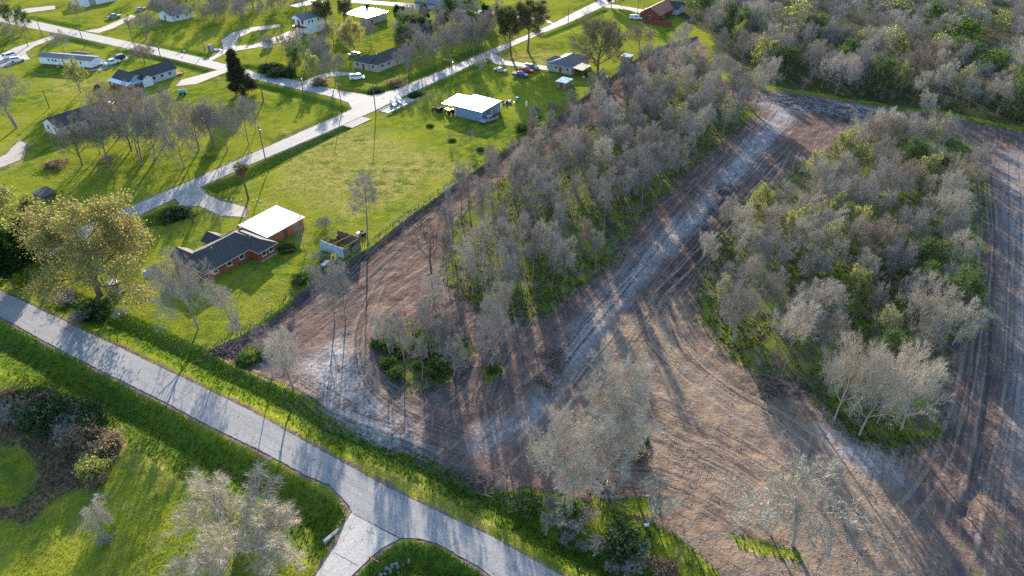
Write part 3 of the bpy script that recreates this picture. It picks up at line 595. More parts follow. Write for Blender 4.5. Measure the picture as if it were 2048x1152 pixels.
variant('thin_a', 12, BK[g_], TW[g_], H=14, trunk=.88, first=.5, spread=42, len1=.22, n=(9, 6, 5, 4), rad0=.15, twig=.011, tw=2)
variant('thin_b', 13, BK[b_], TW[g_], H=12, trunk=.85, first=.42, spread=46, len1=.26, n=(8, 6, 5, 4), rad0=.14, twig=.011, tw=2)
variant('vase', 14, BK[b_], TW['dark'], H=9, trunk=.45, first=.35, spread=46, len1=.55, n=(7, 5, 4, 3), trop=.14, rad0=.2, twig=.012, tw=2)
variant('wide', 15, BK[p_], TW['tan'], H=10, trunk=.42, first=.22, spread=74, len1=.62, n=(14, 9, 6, 5), trop=.07, rad0=.24, twig=.010, tw=3, twl=.07, ratio=.46)
variant('near_dome', 17, BK[p_], TW['bright'], H=13, trunk=.6, first=.34, spread=58, len1=.44, n=(12, 8, 6, 5), trop=.11, rad0=.18, twig=.011, tw=2)
variant('near_broad', 18, BK[p_], TW['bright'], H=12, trunk=.55, first=.3, spread=64, len1=.47, n=(12, 7, 6, 5), trop=.08, rad0=.17, twig=.012, tw=2)
variant('stark', 16, BK[p_], TW['bright'], H=10, trunk=.65, first=.45, spread=70, len1=.42, n=(8, 6, 5, 4), trop=.03, rad0=.18, twig=.015, tw=2)
variant('bud_a', 20, BK[g_], TW[b_], (LF['bud'], 3, .15, .3, .9), H=11, trunk=.6, first=.28, spread=54, len1=.42, n=(9, 6, 5, 5), twig=.013)
variant('bud_b', 21, BK[g_], TW[g_], (LF['bud'], 2, .14, .3, .6), H=13, trunk=.7, first=.35, spread=46, len1=.34, n=(9, 6, 5, 5), twig=.013)
variant('gold', 22, BK[b_], TW[b_], (LF['gold'], 12, .14, .45, .95), H=17, trunk=.55, first=.22, spread=62, len1=.50, n=(12, 7, 6, 5), rad0=.42, twig=.013, trop=.07)
variant('olive_a', 23, BK[b_], TW[b_], (LF['olive'], 9, .2, .42, .9), H=15, trunk=.72, first=.38, spread=52, len1=.32, n=(10, 6, 6, 4), rad0=.3, twig=.013)
variant('olive_b', 24, BK[b_], TW[b_], (LF['olive'], 4, .14, .32, .9), H=16, trunk=.5, first=.22, spread=60, len1=.48, n=(12, 8, 6, 5), rad0=.38, twig=.013)
variant('ever_a', 25, BK[b_], TW[b_], (LF['ever'], 14, .2, .45, .95), H=11, trunk=.75, first=.2, spread=60, len1=.34, n=(12, 6, 5, 4), rad0=.22, twig=.013, tw=2)
variant('ever_b', 26, BK[b_], TW[b_], (LF['vine'], 4, .15, .45, .8), H=10, trunk=.7, first=.15, spread=58, len1=.36, n=(11, 6, 5, 4), rad0=.2, twig=.013)
variant('cedar', 27, BK[b_], TW['dark'], (LF['cedar'], 14, .16, .3, .95), H=12, trunk=.95, first=.12, spread=76, len1=.30, n=(34, 6, 4, 3), rad0=.2, twig=.012, trop=.02, tw=2, cone=.85)
variant('shrub_bare', 28, BK[g_], TW[g_], H=3, trunk=.4, first=.1, spread=50, len1=.7, n=(6, 5, 4), forks=3, rad0=.05, twig=.012, tw=3, twl=.14)
for k, (lk, sd_) in dict(shrub_green=('vine', 31), shrub_bud=('bud', 32), shrub_straw=('straw', 33), shrub_dark=('ever', 34), shrub_rust=('rust', 35)).items():
    variant(k, sd_, BK[b_], TW[b_], (LF[lk], 9, .12, .25, .8), H=2.2, trunk=.4, first=.1, spread=58, len1=.65, n=(6, 5, 4), forks=3, rad0=.05, twig=.012, tw=3, twl=.15)
variant('far_a', 41, BK[g_], TW[g_], H=13, trunk=.74, first=.38, spread=50, len1=.34, n=(9, 6, 5), twig=.02, tw=3, twl=.085, flat=3, sides=(5, 3, 3, 3, 3, 3))
variant('far_b', 42, BK[g_], TW[p_], H=12, trunk=.68, first=.33, spread=56, len1=.40, n=(10, 6, 5), twig=.02, tw=3, twl=.085, flat=3, sides=(5, 3, 3, 3, 3, 3))
LOOK = dict(wood_a='slender grey', wood_b='medium grey', wood_c='broad pale-twigged', wood_d='slim brown-barked', wood_e='twin-stemmed grey', wood_f='tall pale-twigged', dome_a='dome-crowned pale', dome_b='wide domed pale', dome_c='wide domed grey', dome_d='round brownish', thin_a='thin straight grey', thin_b='thin brown-barked')
taken = []; COUNTED = []
def plant(key, px, py, h, label, cat='tree', group=None, name=None, wide=1.0, rz=None, world=None, lean=None, where=None):
    x, y = world or G(px, py)
    v = VAR[key]; s = h / v['H']
    o = empty(name or ('spreading_bare_tree' if key[:4] in ('dome', 'near') else 'slender_bare_tree' if key[:4] == 'thin' else 'bare_tree' if key[:4] in ('wood', 'dome', 'thin', 'vase', 'wide', 'star', 'far_') else 'leafy_tree'), (x, y, zg(x, y) - .02), R.uniform(0, 6.28) if rz is None else rz, (s * wide, s * wide, s))
    if lean: o.rotation_euler = (lean[0], lean[1], o.rotation_euler.z)
    for nm, me in v['parts']: link(nm, me, o)
    tag(o, label, cat, group); taken.append((x, y))
    if where: COUNTED.append((o, label, where, x / (y * CT + CAM_H * ST)))
    return o

# single trees that stand out, with the pixel of the foot and the row of the top
T = lambda key, x, y, top, label, **k: plant(key, x, y, hgt(x, y, top), label, **k)
T('gold', 200, 590, 402, 'big spreading oak in golden young leaf by the front road', wide=1.12, rz=1.0)
T('ever_a', 98, 520, 402, 'dark green dense evergreen tree beside the golden oak', name='evergreen_tree', wide=.7)
T('ever_a', 62, 548, 440, 'dark evergreen between the two others left of the golden oak', name='evergreen_tree', wide=.75)
T('ever_a', 30, 578, 468, 'smaller dark evergreen tree at the left edge by the road junction', name='evergreen_tree', wide=1.0)
T('bud_a', 28, 500, 352, 'pale yellow-green tree at the left edge behind the evergreens', wide=1.3)
T('bud_b', -12, 470, 372, 'pale budding tree cut by the left edge of the picture', wide=1.2)
T('dome_c', 397, 658, 498, 'grey round-crowned tree before the brick house, ivy on its trunk', wide=.85)
T('wood_c', 467, 655, 556, 'small pale tree right of the ivy-clad tree by the brick house', wide=.85)
T('thin_a', 736, 487, 352, 'tall thin tree beside the roofless blue hut', wide=1.25)
T('thin_b', 612, 508, 432, 'thin bare sapling behind the roofless blue hut', wide=.8)
T('vase', 862, 531, 430, 'dark vase-shaped bare tree alone on the scraped soil', wide=.9)
T('dome_c', 668, 640, 508, 'grey bare tree with thick trunk on the soil below the hut', wide=.72)
T('thin_a', 690, 644, 525, 'thin bare tree right of the thick-trunked one on the soil', wide=.9)
T('wood_c', 587, 776, 628, 'pale leaning tree on the soil edge above the front road', wide=.85, lean=(0, -.06))
T('thin_b', 543, 752, 640, 'thin tree left of the pale leaning one by the verge', wide=.9)
T('thin_a', 480, 700, 615, 'slim bare tree at the left corner of the cleared lot', wide=1.0)
T('wood_b', 985, 742, 585, 'pale bare tree between the green island and the pale strip', wide=.8)
T('thin_a', 1002, 690, 560, 'thin bare tree at the foot of the woodland strip', wide=1.0)
T('near_dome', 1241, 900, 712, 'tall pale dome-crowned tree in the middle of the tan soil', wide=.78)
T('near_broad', 1206, 968, 815, 'broad pale tree with bent trunk left of the tall domed one', wide=.85)
T('near_broad', 1118, 985, 822, 'pale bushy-crowned bare tree at the soil edge above the ditch', wide=.72)
T('wood_c', 1150, 1012, 905, 'small pale tree in the weeds below the bushy-crowned one', wide=.9)
T('stark', 1290, 1052, 985, 'uprooted pale tree with drooping boughs at the ditch bank', wide=1.3, lean=(.75, -.35))
T('thin_b', 1304, 1036, 955, 'thin sapling right of the drooping pale tree', wide=1.0)
T('stark', 1585, 1090, 912, 'stark white-branched tree leaning over the tan soil', wide=.95, lean=(0, .12))
T('near_broad', 1540, 1072, 955, 'low pale tree left of the stark white-branched one', wide=.8)
plant('wide', 475, 1100, 8.2, 'very wide spreading pale bare tree at the bottom of the picture', wide=1.65, rz=.6)
T('wood_c', 210, 1084, 1005, 'small grey tree on the bottom left lawn', wide=.8)
T('dome_a', 1668, 840, 672, 'tall leaning-trunked tree at the lower tip of the right wood', wide=.66)
T('near_dome', 1718, 872, 690, 'pale tall tree at the lower end of the right wood', wide=.7)
T('near_dome', 1800, 862, 712, 'broad rosy-pale tree at the right wood lower edge', wide=.85)
T('wood_f', 1567, 742, 585, 'tall trunked tree on the left edge of the right wood', wide=.8)
T('dome_a', 1835, 690, 560, 'domed pale tree inside the right wood near its right edge', wide=.95)
T('near_broad', 1905, 690, 605, 'round pale tree on the right edge of the right wood', wide=.85)
T('near_broad', 1900, 600, 535, 'smaller round pale tree on the right wood edge', wide=.85)
T('near_dome', 1888, 420, 340, 'pale spreading tree at the right wood upper right edge', wide=.9)
T('wood_f', 1508, 226, 108, 'tall pale tree standing where the pale strip meets the far wood', wide=.95)
T('vase', 1802, 262, 215, 'small dark bare tree on the track beside the far wood', wide=.9)
# lawn grove on the left, yards
GROVE = [(165, 332, 232, 'dome_d'), (218, 332, 206, 'wood_b'), (283, 330, 205, 'wood_e'), (369, 336, 228, 'dome_c'), (425, 292, 192, 'wood_e'), (497, 288, 190, 'wood_b'), (330, 290, 178, 'dome_c'), (262, 300, 185, 'dome_d'),
         (310, 318, 215, 'dome_c'), (398, 300, 200, 'dome_d'), (455, 300, 200, 'dome_c'), (240, 275, 160, 'dome_d'), (285, 255, 165, 'dome_c'), (345, 240, 170, 'wood_b'), (200, 308, 225, 'thin_b'), (512, 262, 195, 'wood_b')]
GL = ['leftmost tree of the lawn grove', 'second tree from the left in the lawn grove', 'front twin-stemmed tree of the lawn grove', 'largest round tree in front of the lawn grove', 'twin-stemmed tree right in the lawn grove', 'rightmost tree of the lawn grove by the back road',
      'tall tree at the back of the lawn grove', 'brownish tree in the middle of the lawn grove', 'grey tree just left of the largest grove tree', 'brownish tree right of the largest grove tree', 'grey tree between the right pair of the grove', 'brownish tree behind the white gabled house',
      'grey tree before the blue porch house', 'slim tree right of the blue porch house', 'thin tree beside the white gabled house', 'slim tree by the back road bend in the grove']
for (x, y, tp, k), lb in zip(GROVE, GL): T(k, x, y, tp, 'bare ' + lb, group='trees of the lawn grove', wide=.9)
T('bud_a', 162, 186, 112, 'yellow-green budding tree before the long trailer home', wide=.95)
T('wood_e', 36, 256, 138, 'big bare tree on the left lawn with forked trunk', wide=1.2)
T('bud_b', 20, 240, 180, 'budding tree left of the forked bare tree on the lawn', wide=1.0)
T('dome_d', 290, 128, 84, 'brown bare tree between the white pickup and the cross road', wide=1.4)
T('dome_c', 129, 105, 58, 'grey bare tree behind the long trailer home', wide=1.1)
T('vase', 57, 93, 45, 'dark bare tree on the lawn above the white trucks', wide=.8)
T('bud_b', 159, 50, -8, 'budding tree beside the top left road', wide=1.1)
T('wood_e', 293, 78, 22, 'bare tree right of the gravel drive at the top left', wide=1.2)
T('thin_b', 268, 72, 28, 'thin bare tree left of the twin-stemmed one by the drive', wide=1.3)
T('cedar', 486, 192, 100, 'dark brown-green cedar by the cross road', name='cedar_tree', wide=1.0)
T('dome_c', 672, 166, 96, 'grey bare tree hiding the left end of the hip-roofed house', wide=1.0)
T('bud_a', 628, 158, 100, 'yellow-green tree by the drive of the hip-roofed house', wide=.95)
T('ever_b', 590, 142, 92, 'green bushy tree left in the yard of the hip-roofed house', wide=.95)
T('stark', 628, 106, 62, 'white-trunked tree below the raised white house', wide=.9)
T('gold', 709, 104, 36, 'golden-twigged tree behind the hip-roofed house', wide=.8)
T('dome_d', 668, 92, 38, 'brown bare tree right of the raised white house', wide=1.1)
T('dome_c', 742, 85, 40, 'grey bare tree before the big white-roofed shed', wide=1.0)
T('olive_a', 655, 60, 0, 'olive-leaved tall tree behind the raised white house', wide=1.1)
T('olive_a', 690, 52, 2, 'second olive-leaved tree beside the big white-roofed shed', wide=1.0)
T('olive_a', 1056, 103, 6, 'dark olive evergreen oak by the back road, right of its twin', name='evergreen_oak', wide=1.15, rz=2.0)
T('olive_a', 1022, 112, 16, 'dark olive evergreen oak by the back road, left of its twin', name='evergreen_oak', wide=1.0, rz=4.0)
T('olive_b', 1196, 147, 32, 'huge round olive-twigged tree beside the tan house', wide=.95)
T('dome_d', 1278, 98, 46, 'low round brown tree on the lawn near the white pickup', wide=1.15)
T('ever_a', 1222, 14, -40, 'dark evergreen tree beside the road at the top edge', name='evergreen_tree', wide=1.0)
T('ever_a', 1240, 10, -38, 'second dark evergreen right beside the first at the top edge', name='evergreen_tree', wide=.8)
T('wood_b', 1275, 27, -50, 'bare tree beside the parked white pickup at the top', wide=.8)
T('thin_a', 1288, 14, -40, 'thin bare tree on the bright lawn at the top edge', wide=.9)
T('vase', 1172, 62, 14, 'ragged dark bare tree by the back road', wide=.6)
T('thin_b', 1300, 90, 60, 'thin tree near the lot boundary by the lawn', wide=1.0)
T('wood_c', 1350, 140, 45, 'pale bare tree at the top of the cleared strip', wide=1.1)
T('thin_b', 1372, 100, 30, 'slender tree at the head of the cleared strip', wide=1.0)
T('wood_c', 958, 150, 108, 'small rosy bare tree overhanging the back road', wide=1.3)
T('vase', 980, 240, 212, 'small bare bush-like tree beside the grey barn', wide=.8)
T('thin_b', 942, 290, 258, 'slim sapling in the hedge below the barn shadow', wide=1.2)
T('thin_b', 898, 285, 262, 'left sapling in the hedge below the barn shadow', wide=1.0)
# rows and thickets between the roads
def scatter_px(poly, n, mind, seed, tries=6000):
    rs = random.Random(seed); P = GP(poly); xs_ = [p[0] for p in P]; ys_ = [p[1] for p in P]; out = []
    for _ in range(tries):
        x, y = rs.uniform(min(xs_), max(xs_)), rs.uniform(min(ys_), max(ys_))
        if not inside(P, x, y): continue
        if all((x - a) ** 2 + (y - b) ** 2 > mind * mind for a, b in taken[-400:] + out): out.append((x, y))
        if len(out) >= n: break
    return out
rs_ = random.Random(5)
THICK = [(800, 150), (880, 118), (990, 88), (1010, 60), (900, 40), (790, 45), (790, 70), (880, 100), (820, 130)]
for x, y in scatter_px([(795, 155), (830, 150), (990, 92), (985, 78), (890, 108), (815, 135)], 20, 3.0, 1):
    k = rs_.choice(['thin_a', 'wood_b', 'wood_e', 'thin_b']); plant(k, 0, 0, rs_.uniform(9, 13), LOOK[k] + ' bare', where='in the row along the back road', world=(x, y), group='row of trees along the back road', wide=.95)
for x, y in scatter_px([(790, 95), (880, 92), (990, 70), (1010, 45), (920, 36), (800, 42)], 34, 4.2, 2):
    k = rs_.choice(['ever_b', 'wood_c', 'dome_c', 'ever_a', 'wood_b', 'olive_a'])
    plant(k, 0, 0, rs_.uniform(7, 11), 'green leafy' if k in ('ever_b', 'ever_a', 'olive_a') else LOOK[k] + ' bare', where='in the thicket behind the hip-roofed house', world=(x, y), group='thicket trees behind the hip-roofed house', wide=1.1)
for x, y in scatter_px([(520, 112), (600, 140), (690, 132), (690, 90), (600, 100), (540, 97)], 9, 3.5, 9):
    k = rs_.choice(['dome_c', 'wood_e', 'bud_b', 'dome_d']); plant(k, 0, 0, rs_.uniform(6, 9), 'budding yellow-green' if k == 'bud_b' else LOOK[k] + ' bare', where='left of the hip-roofed house', world=(x, y), group='yard trees left of the hip-roofed house')
for x, y in scatter_px([(-60, 75), (45, 88), (60, 60), (40, 45), (-60, 40)], 8, 5, 3):
    k = rs_.choice(['dome_d', 'wood_e', 'ever_b']); plant(k, 0, 0, rs_.uniform(6, 9), 'green leafy' if k == 'ever_b' else LOOK[k] + ' bare', where='in the brush at the top left edge', world=(x, y), group='brush trees at the top left edge')
for x, y in scatter_px([(300, 48), (420, 60), (560, 40), (640, 14), (560, 0), (420, -4), (320, 5)], 34, 5, 4):
    k = rs_.choice(['dome_d', 'wood_e', 'dome_c', 'wood_b', 'bud_b']); plant(k, 0, 0, rs_.uniform(7, 11), 'budding yellow-green' if k == 'bud_b' else LOOK[k] + ' bare', where='around the far houses at the top', world=(x, y), group='yard trees at the top')
for x, y in scatter_px([(0, 30), (330, 0), (880, -2), (1180, -12), (1180, -40), (-160, -40)], 14, 9, 44):
    k = rs_.choice(['dome_d', 'wood_e', 'dome_c', 'wood_b', 'bud_b']); plant(k, 0, 0, rs_.uniform(7, 11), 'budding yellow-green' if k == 'bud_b' else LOOK[k] + ' bare', where='beyond the top roads', world=(x, y), group='trees beyond the top roads')
# woods
def wood(poly, n, mind, seed, hr, keys, where, group, wide=(.85, 1.1)):
    rs = random.Random(seed)
    for x, y in scatter_px(poly, n, mind, seed):
        k = rs.choice(keys); h = rs.uniform(*hr)
        lk = {'bud': 'budding yellow-green', 'eve': 'green leafy', 'oli': 'olive-leaved'}.get(k[:3]) or LOOK[k] + ' bare'
        plant(k, 0, 0, h, lk, where=where, world=(x, y), group=group, wide=rs.uniform(*wide))
S = lambda y0, y1, P: [(x, y) for x, y in P]
wood([(935, 605), (880, 545), (905, 442), (985, 362), (1090, 300), (1285, 440), (1230, 520), (1150, 588), (1105, 626), (1060, 642), (990, 634)], 52, 3.2, 21, (10, 14.5), ['thin_a', 'thin_b', 'wood_d', 'wood_a', 'thin_a', 'thin_b', 'wood_c'], 'in the lower middle wood strip', 'trees of the middle wood strip, lower half', (.75, .95))
wood([(1010, 352), (1150, 262), (1330, 135), (1400, 152), (1480, 200), (1525, 222), (1440, 288), (1350, 368), (1290, 435)], 86, 3.5, 22, (9.5, 13.5), ['wood_a', 'wood_b', 'wood_c', 'wood_d', 'wood_e', 'wood_f', 'wood_c', 'thin_a', 'bud_b', 'wood_b', 'wood_a'], 'in the upper middle wood strip', 'trees of the middle wood strip, upper half', (.85, 1.1))
wood(ISLAND, 9, 2.6, 23, (7, 12), ['wood_b', 'wood_c', 'thin_a', 'wood_e'], 'on the green island', 'trees on the green island', (.75, .95))
wood([(1050, 330), (1150, 255), (1330, 120), (1290, 120), (1130, 230), (1010, 310), (940, 370), (960, 385)], 16, 4, 24, (7, 10), ['wood_c', 'wood_b', 'wood_d', 'thin_b'], 'along the lot boundary', 'trees along the lot boundary', (.85, 1.1))
wood([(1400, 600), (1450, 450), (1540, 400), (1600, 340), (1720, 300), (1760, 480), (1740, 640), (1620, 745), (1530, 755), (1450, 700)], 46, 4.1, 25, (8.5, 12), ['wood_b', 'wood_c', 'wood_f', 'dome_a', 'dome_b', 'wood_c', 'dome_c', 'wood_e', 'bud_b', 'bud_a', 'wood_b', 'dome_d'], 'in the right wood, left half', 'trees of the right-hand wood, left half', (.8, 1.0))
wood([(1725, 300), (1800, 245), (1870, 245), (1925, 295), (1935, 400), (1915, 560), (1920, 640), (1870, 700), (1760, 760), (1745, 640), (1765, 480)], 36, 4.6, 26, (7.5, 11), ['wood_b', 'dome_b', 'wood_f', 'dome_a', 'ever_b', 'wood_c', 'dome_c', 'bud_a', 'bud_b', 'ever_b', 'bud_b', 'wood_e', 'dome_d'], 'in the right wood, right half', 'trees of the right-hand wood, right half', (.85, 1.05))
wood([(1640, 790), (1760, 770), (1870, 790), (1880, 870), (1790, 900), (1700, 865)], 3, 6, 27, (9, 12), ['dome_a', 'wood_c', 'wood_f'], 'at the right wood lower tip', 'trees at the lower tip of the right-hand wood', (.8, 1.0))
wood([(1400, 40), (1440, 120), (1560, 172), (1700, 195), (1880, 220), (2060, 256), (2110, 250), (2090, 190), (1800, 130), (1500, 70)], 82, 4.2, 28, (10, 14), ['wood_b', 'wood_c', 'wood_f', 'dome_a', 'dome_c', 'wood_a', 'dome_b', 'ever_b', 'bud_b', 'ever_b', 'dome_d', 'bud_a'], 'at the far wood edge', 'trees at the near edge of the far wood', (.9, 1.15))
ORD = 'first second third fourth fifth sixth seventh eighth ninth tenth eleventh twelfth thirteenth fourteenth fifteenth sixteenth seventeenth eighteenth nineteenth twentieth'.split()
def count_labels():
    by = {}
    for c in COUNTED: by.setdefault((c[1], c[2]), []).append(c)
    for (lk, wh), L in by.items():
        kd = ' shrub' if L[0][0]['category'] == 'shrub' else ' tree'
        for i, c in enumerate(sorted(L, key=lambda c: c[3])): c[0]['label'] = (ORD[min(i, 19)] + ' ' + lk + kd + ' from the left ' + wh) if len(L) > 1 else 'the ' + lk + kd + ' ' + wh
# the far wood behind that edge reads as one mass
def mass(name, label, poly, n, mind, seed, hr, keys=('far_a', 'far_b', 'ever_far', 'bud_far'), wts=(6, 5, 2, 1)):
    rs = random.Random(seed); V = []; Q = []; T3 = []; M = []; M3 = []; off = 0; mats = [BK[g_], TW[g_], TW[p_], LF['vine'], LF['bud']]; mi = {m.name: i for i, m in enumerate(mats)}
    def arr(me):
        v = np.empty(len(me.vertices) * 3, np.float32); me.vertices.foreach_get('co', v); q = np.empty(len(me.loops), np.int32); me.loops.foreach_get('vertex_index', q); n4 = sum(1 for p in me.polygons if p.loop_total == 4); return v.reshape(-1, 3), q[:n4 * 4].reshape(-1, 4), q[n4 * 4:].reshape(-1, 3)
    src = {k: [(arr(me), mi.get(me.materials[0].name, 0)) for _, me in VAR[k]['parts']] for k in keys}
    for x, y in scatter_px(poly, n, mind, seed, 20000):
        k = rs.choices(keys, wts)[0]; h = rs.uniform(*hr) * (.8 if k == 'ever_far' else 1); s = h / VAR[k]['H']; a = rs.uniform(0, 6.28); c_, s_ = math.cos(a) * s * 1.35, math.sin(a) * s * 1.35; z0 = zg(x, y)
        for (v, q, t3), m in src[k]:
            w_ = np.stack([v[:, 0] * c_ - v[:, 1] * s_ + x, v[:, 0] * s_ + v[:, 1] * c_ + y, v[:, 2] * s + z0], -1); V.append(w_); Q.append(q + off); T3.append(t3 + off); off += len(v); M.append(np.full(len(q), m)); M3.append(np.full(len(t3), m))
    me = np_mesh(name, np.concatenate(V), quads=np.concatenate(Q), tris=np.concatenate(T3), mats=mats); me.polygons.foreach_set('material_index', np.concatenate(M + M3).astype(np.int32)); me.update()
    return tag(link(name, me), label, kind='stuff')
variant('ever_far', 43, BK[g_], TW[g_], (LF['vine'], 6, .3, .6, .9), H=9, trunk=.7, first=.15, spread=60, len1=.36, n=(8, 5, 4), twig=.022, tw=3, flat=3, sides=(5, 3, 3, 3, 3, 3))
variant('shrub_far', 45, BK[g_], TW[g_], (LF['vine'], 5, .2, .35, .8), H=2.6, trunk=.4, first=.1, spread=58, len1=.65, n=(6, 5), forks=2, rad0=.05, twig=.012, tw=3, twl=.15)
variant('bud_far', 44, BK[g_], TW[g_], (LF['bud'], 4, .28, .5, .9), H=11, trunk=.7, first=.3, spread=50, len1=.34, n=(8, 5, 4), twig=.022, tw=3, flat=3, sides=(5, 3, 3, 3, 3, 3))
mass('far_woodland', 'mass of grey bare far wood filling the top right', [(1360, -60), (1380, 30), (1500, 66), (1800, 126), (2100, 186), (2500, 240), (2560, -50)], 260, 5.2, 31, (10, 14))
count_labels()
# palm
px_, py_ = 497, 399; pt = empty('palm_tree', at(px_, py_)); ph = hgt(px_, py_, 338)
mb = MB()
for i in range(8): mb.tube((0.03 * i * i * -.12, 0, ph * i / 8 - .1), (0.03 * (i + 1) ** 2 * -.12, 0, ph * (i + 1) / 8), .26 - .012 * i, .25 - .012 * i, 9)
mb.build('trunk', BK[b_], pt); tipx = -.0036 * 64
def fronds(n, el0, el1, L, m, nm):
    V = []; Q = []
    for i in range(n):
        a = R.uniform(0, 6.28); e = rad(R.uniform(el0, el1)); p = Vector((tipx, 0, ph)); d = Vector((math.cos(a) * math.cos(e), math.sin(a) * math.cos(e), math.sin(e))); side = Vector((-math.sin(a), math.cos(a), 0))
        stem = [p + d * L * .45]
        for b in range(9):
            an = (b - 4) * .33; dd = (d * math.cos(an) + side * math.sin(an)).normalized(); q = stem[0] + dd * L * .55 * R.uniform(.8, 1.1) + Vector((0, 0, -.15 * L)); wv = side * .09
            k = len(V); V += [p + side * .02, stem[0] - wv, q, stem[0] + wv]; Q.append((k, k + 1, k + 2, k + 3))
    link(nm, np_mesh(nm, [tuple(v) for v in V], quads=Q, mats=[m]), pt)
fronds(60, -15, 75, 2.3, LF['palm'], 'frond_crown'); fronds(70, -80, -25, 1.9, LF['deadpalm'], 'dead_frond_skirt')
tag(pt, 'fan palm with a skirt of dead fronds by the gravel drive', 'palm tree')

# shrubs
SH = [(182, 948, 3.0, 'shrub_bud', 'bright yellow-green round bush on the brown bank', 1.0), (205, 900, 2.6, 'shrub_straw', 'straw-coloured bush on the brown bank top right', 1.2), (150, 862, 3.2, 'shrub_bare', 'thorny twiggy bush on the brown bank, right', 1.5), (90, 838, 3.4, 'shrub_dark', 'dark thorny bush on the brown bank, middle', 1.6), (35, 826, 3.2, 'shrub_bare', 'thorny twiggy bush on the brown bank, left', 1.6),
      (225, 885, 2.0, 'shrub_straw', 'small dry bush at the corner of the brown bank', 1.2), (190, 968, 1.4, 'shrub_straw', 'low dry growth below the yellow-green bush', 1.4), (350, 432, 2.6, 'shrub_dark', 'dark bush in the ditch beside the gravel drive', 1.9),
      (625, 545, 2.2, 'shrub_bare', 'pale scrub left of the blue hut', 1.4), (640, 520, 2.4, 'shrub_bare', 'pale scrub before the blue hut wall', 1.4), (650, 455, 3.0, 'shrub_bare', 'grey scrub behind the blue hut', 1.3), (600, 560, 1.4, 'shrub_green', 'green weeds between brick house and hut', 2.2), (575, 500, 1.2, 'shrub_green', 'green weeds by the orange garage wall', 2.4),
      (530, 700, 1.6, 'shrub_green', 'green bush at the lot corner by the ditch', 1.6), (490, 715, 1.5, 'shrub_green', 'green bush on the ditch bank at the lot corner', 1.8), (1262, 908, 2.2, 'shrub_straw', 'dry leafy bush at the foot of the tall domed tree', 1.3), (1245, 1095, 2.2, 'shrub_dark', 'dark bush under the drooping tree', 1.8), (1330, 1140, 1.6, 'shrub_straw', 'straw-coloured bush at the bottom edge', 1.6),
      (1110, 1040, 2.0, 'shrub_bare', 'twiggy bush in the ditch below the bushy-crowned tree', 2.0), (1050, 1010, 1.6, 'shrub_green', 'green bush at the ditch end below the soil', 2.0), (180, 625, 3.0, 'shrub_dark', 'dark shrub under the golden oak by the road', 1.4), (130, 600, 3.2, 'shrub_bare', 'grey twiggy shrub under the golden oak', 1.6), (160, 640, 2.4, 'shrub_bare', 'grey twiggy shrub at the roadside below the golden oak', 1.6), (240, 632, 2.0, 'shrub_bare', 'bare shrub below the white cart', 1.5),
      (560, 150, 3.4, 'shrub_dark', 'dark bush by the cross road, left of the hip-roofed house', 2.0), (545, 140, 3.0, 'shrub_dark', 'second dark bush by the cross road', 2.0), (640, 168, 2.4, 'shrub_straw', 'dry bush at the drive mouth of the hip-roofed house', 1.6), (750, 183, 2.2, 'shrub_dark', 'dark bush on the road corner bank', 1.8), (790, 168, 2.4, 'shrub_straw', 'dry bush on the verge of the back road', 1.6),
      (195, 175, 1.2, 'shrub_dark', 'low dark bush beside the yellow-green tree on the lawn', 1.2), (107, 333, 1.6, 'shrub_straw', 'low dry brush heap at the left of the lawn grove', 2.4), (217, 322, 1.6, 'shrub_bare', 'low twiggy heap in the lawn grove', 2.6), (860, 252, 0.8, 'shrub_green', 'left green clump of the hedge below the barn', 2.2), (905, 282, 0.8, 'shrub_green', 'middle green clump of the hedge below the barn', 2.2), (960, 300, 0.8, 'shrub_green', 'right green clump of the hedge below the barn', 2.4),
      (1050, 260, 2.2, 'shrub_green', 'green bush at the lawn corner below the tan house', 2.0), (1110, 218, 2.6, 'shrub_bare', 'grey scrub by the boundary right of the barn', 1.8), (1068, 225, 2.4, 'shrub_bare', 'grey scrub between barn and boundary', 1.8), (830, 190, 1.8, 'shrub_dark', 'dark bush beside the long beam', 1.8), (1285, 885, 1.0, 'shrub_dark', 'small dark bush right of the dry leafy bush', 1.4), (208, 1080, 1.3, 'shrub_bare', 'low twiggy growth at the foot of the small lawn tree', 1.8),
      (985, 742, 1.4, 'shrub_green', 'green tuft at the foot of the pale tree by the strip', 1.3), (1210, 990, 1.8, 'shrub_bare', 'tangle of pale brush at the bent trunk', 1.8), (310, 540, 1.4, 'shrub_bare', 'low bare shrub by the fallen log', 1.6)]
for x, y, h, k, lb, wd in SH: plant(k, x, y, h * .8, lb, 'shrub', name='shrub', wide=wd)

for x, y in scatter_px([(0, 800), (60, 790), (150, 820), (235, 880), (215, 905), (140, 870), (60, 845), (0, 850)], 14, 1.6, 73): plant(rs_.choice(['shrub_bare', 'shrub_bare', 'shrub_dark', 'shrub_straw']), 0, 0, rs_.uniform(1.2, 2.4), 'scrubby', 'shrub', name='shrub', group='scrub on the brown bank', world=(x, y), wide=1.2, where='on the brown bank')
for x, y in scatter_px(ISLAND, 19, 1.2, 71): plant(rs_.choice(['shrub_green', 'shrub_green', 'shrub_bare', 'shrub_green']), 0, 0, rs_.uniform(1.0, 2.0), 'low green', 'shrub', name='shrub', group='bushes on the green island', world=(x, y), wide=1.3, where='on the green island')
for x, y in scatter_px([(1060, 1005), (1150, 1015), (1250, 1060), (1330, 1150), (1240, 1150), (1120, 1070)], 14, 2.2, 72): plant(rs_.choice(['shrub_green', 'shrub_bare', 'shrub_bare', 'shrub_bare']), 0, 0, rs_.uniform(1.0, 2.0), 'weedy', 'shrub', name='shrub', group='bushes on the ditch bank', world=(x, y), wide=1.3, where='on the ditch bank below the soil')
count_labels()
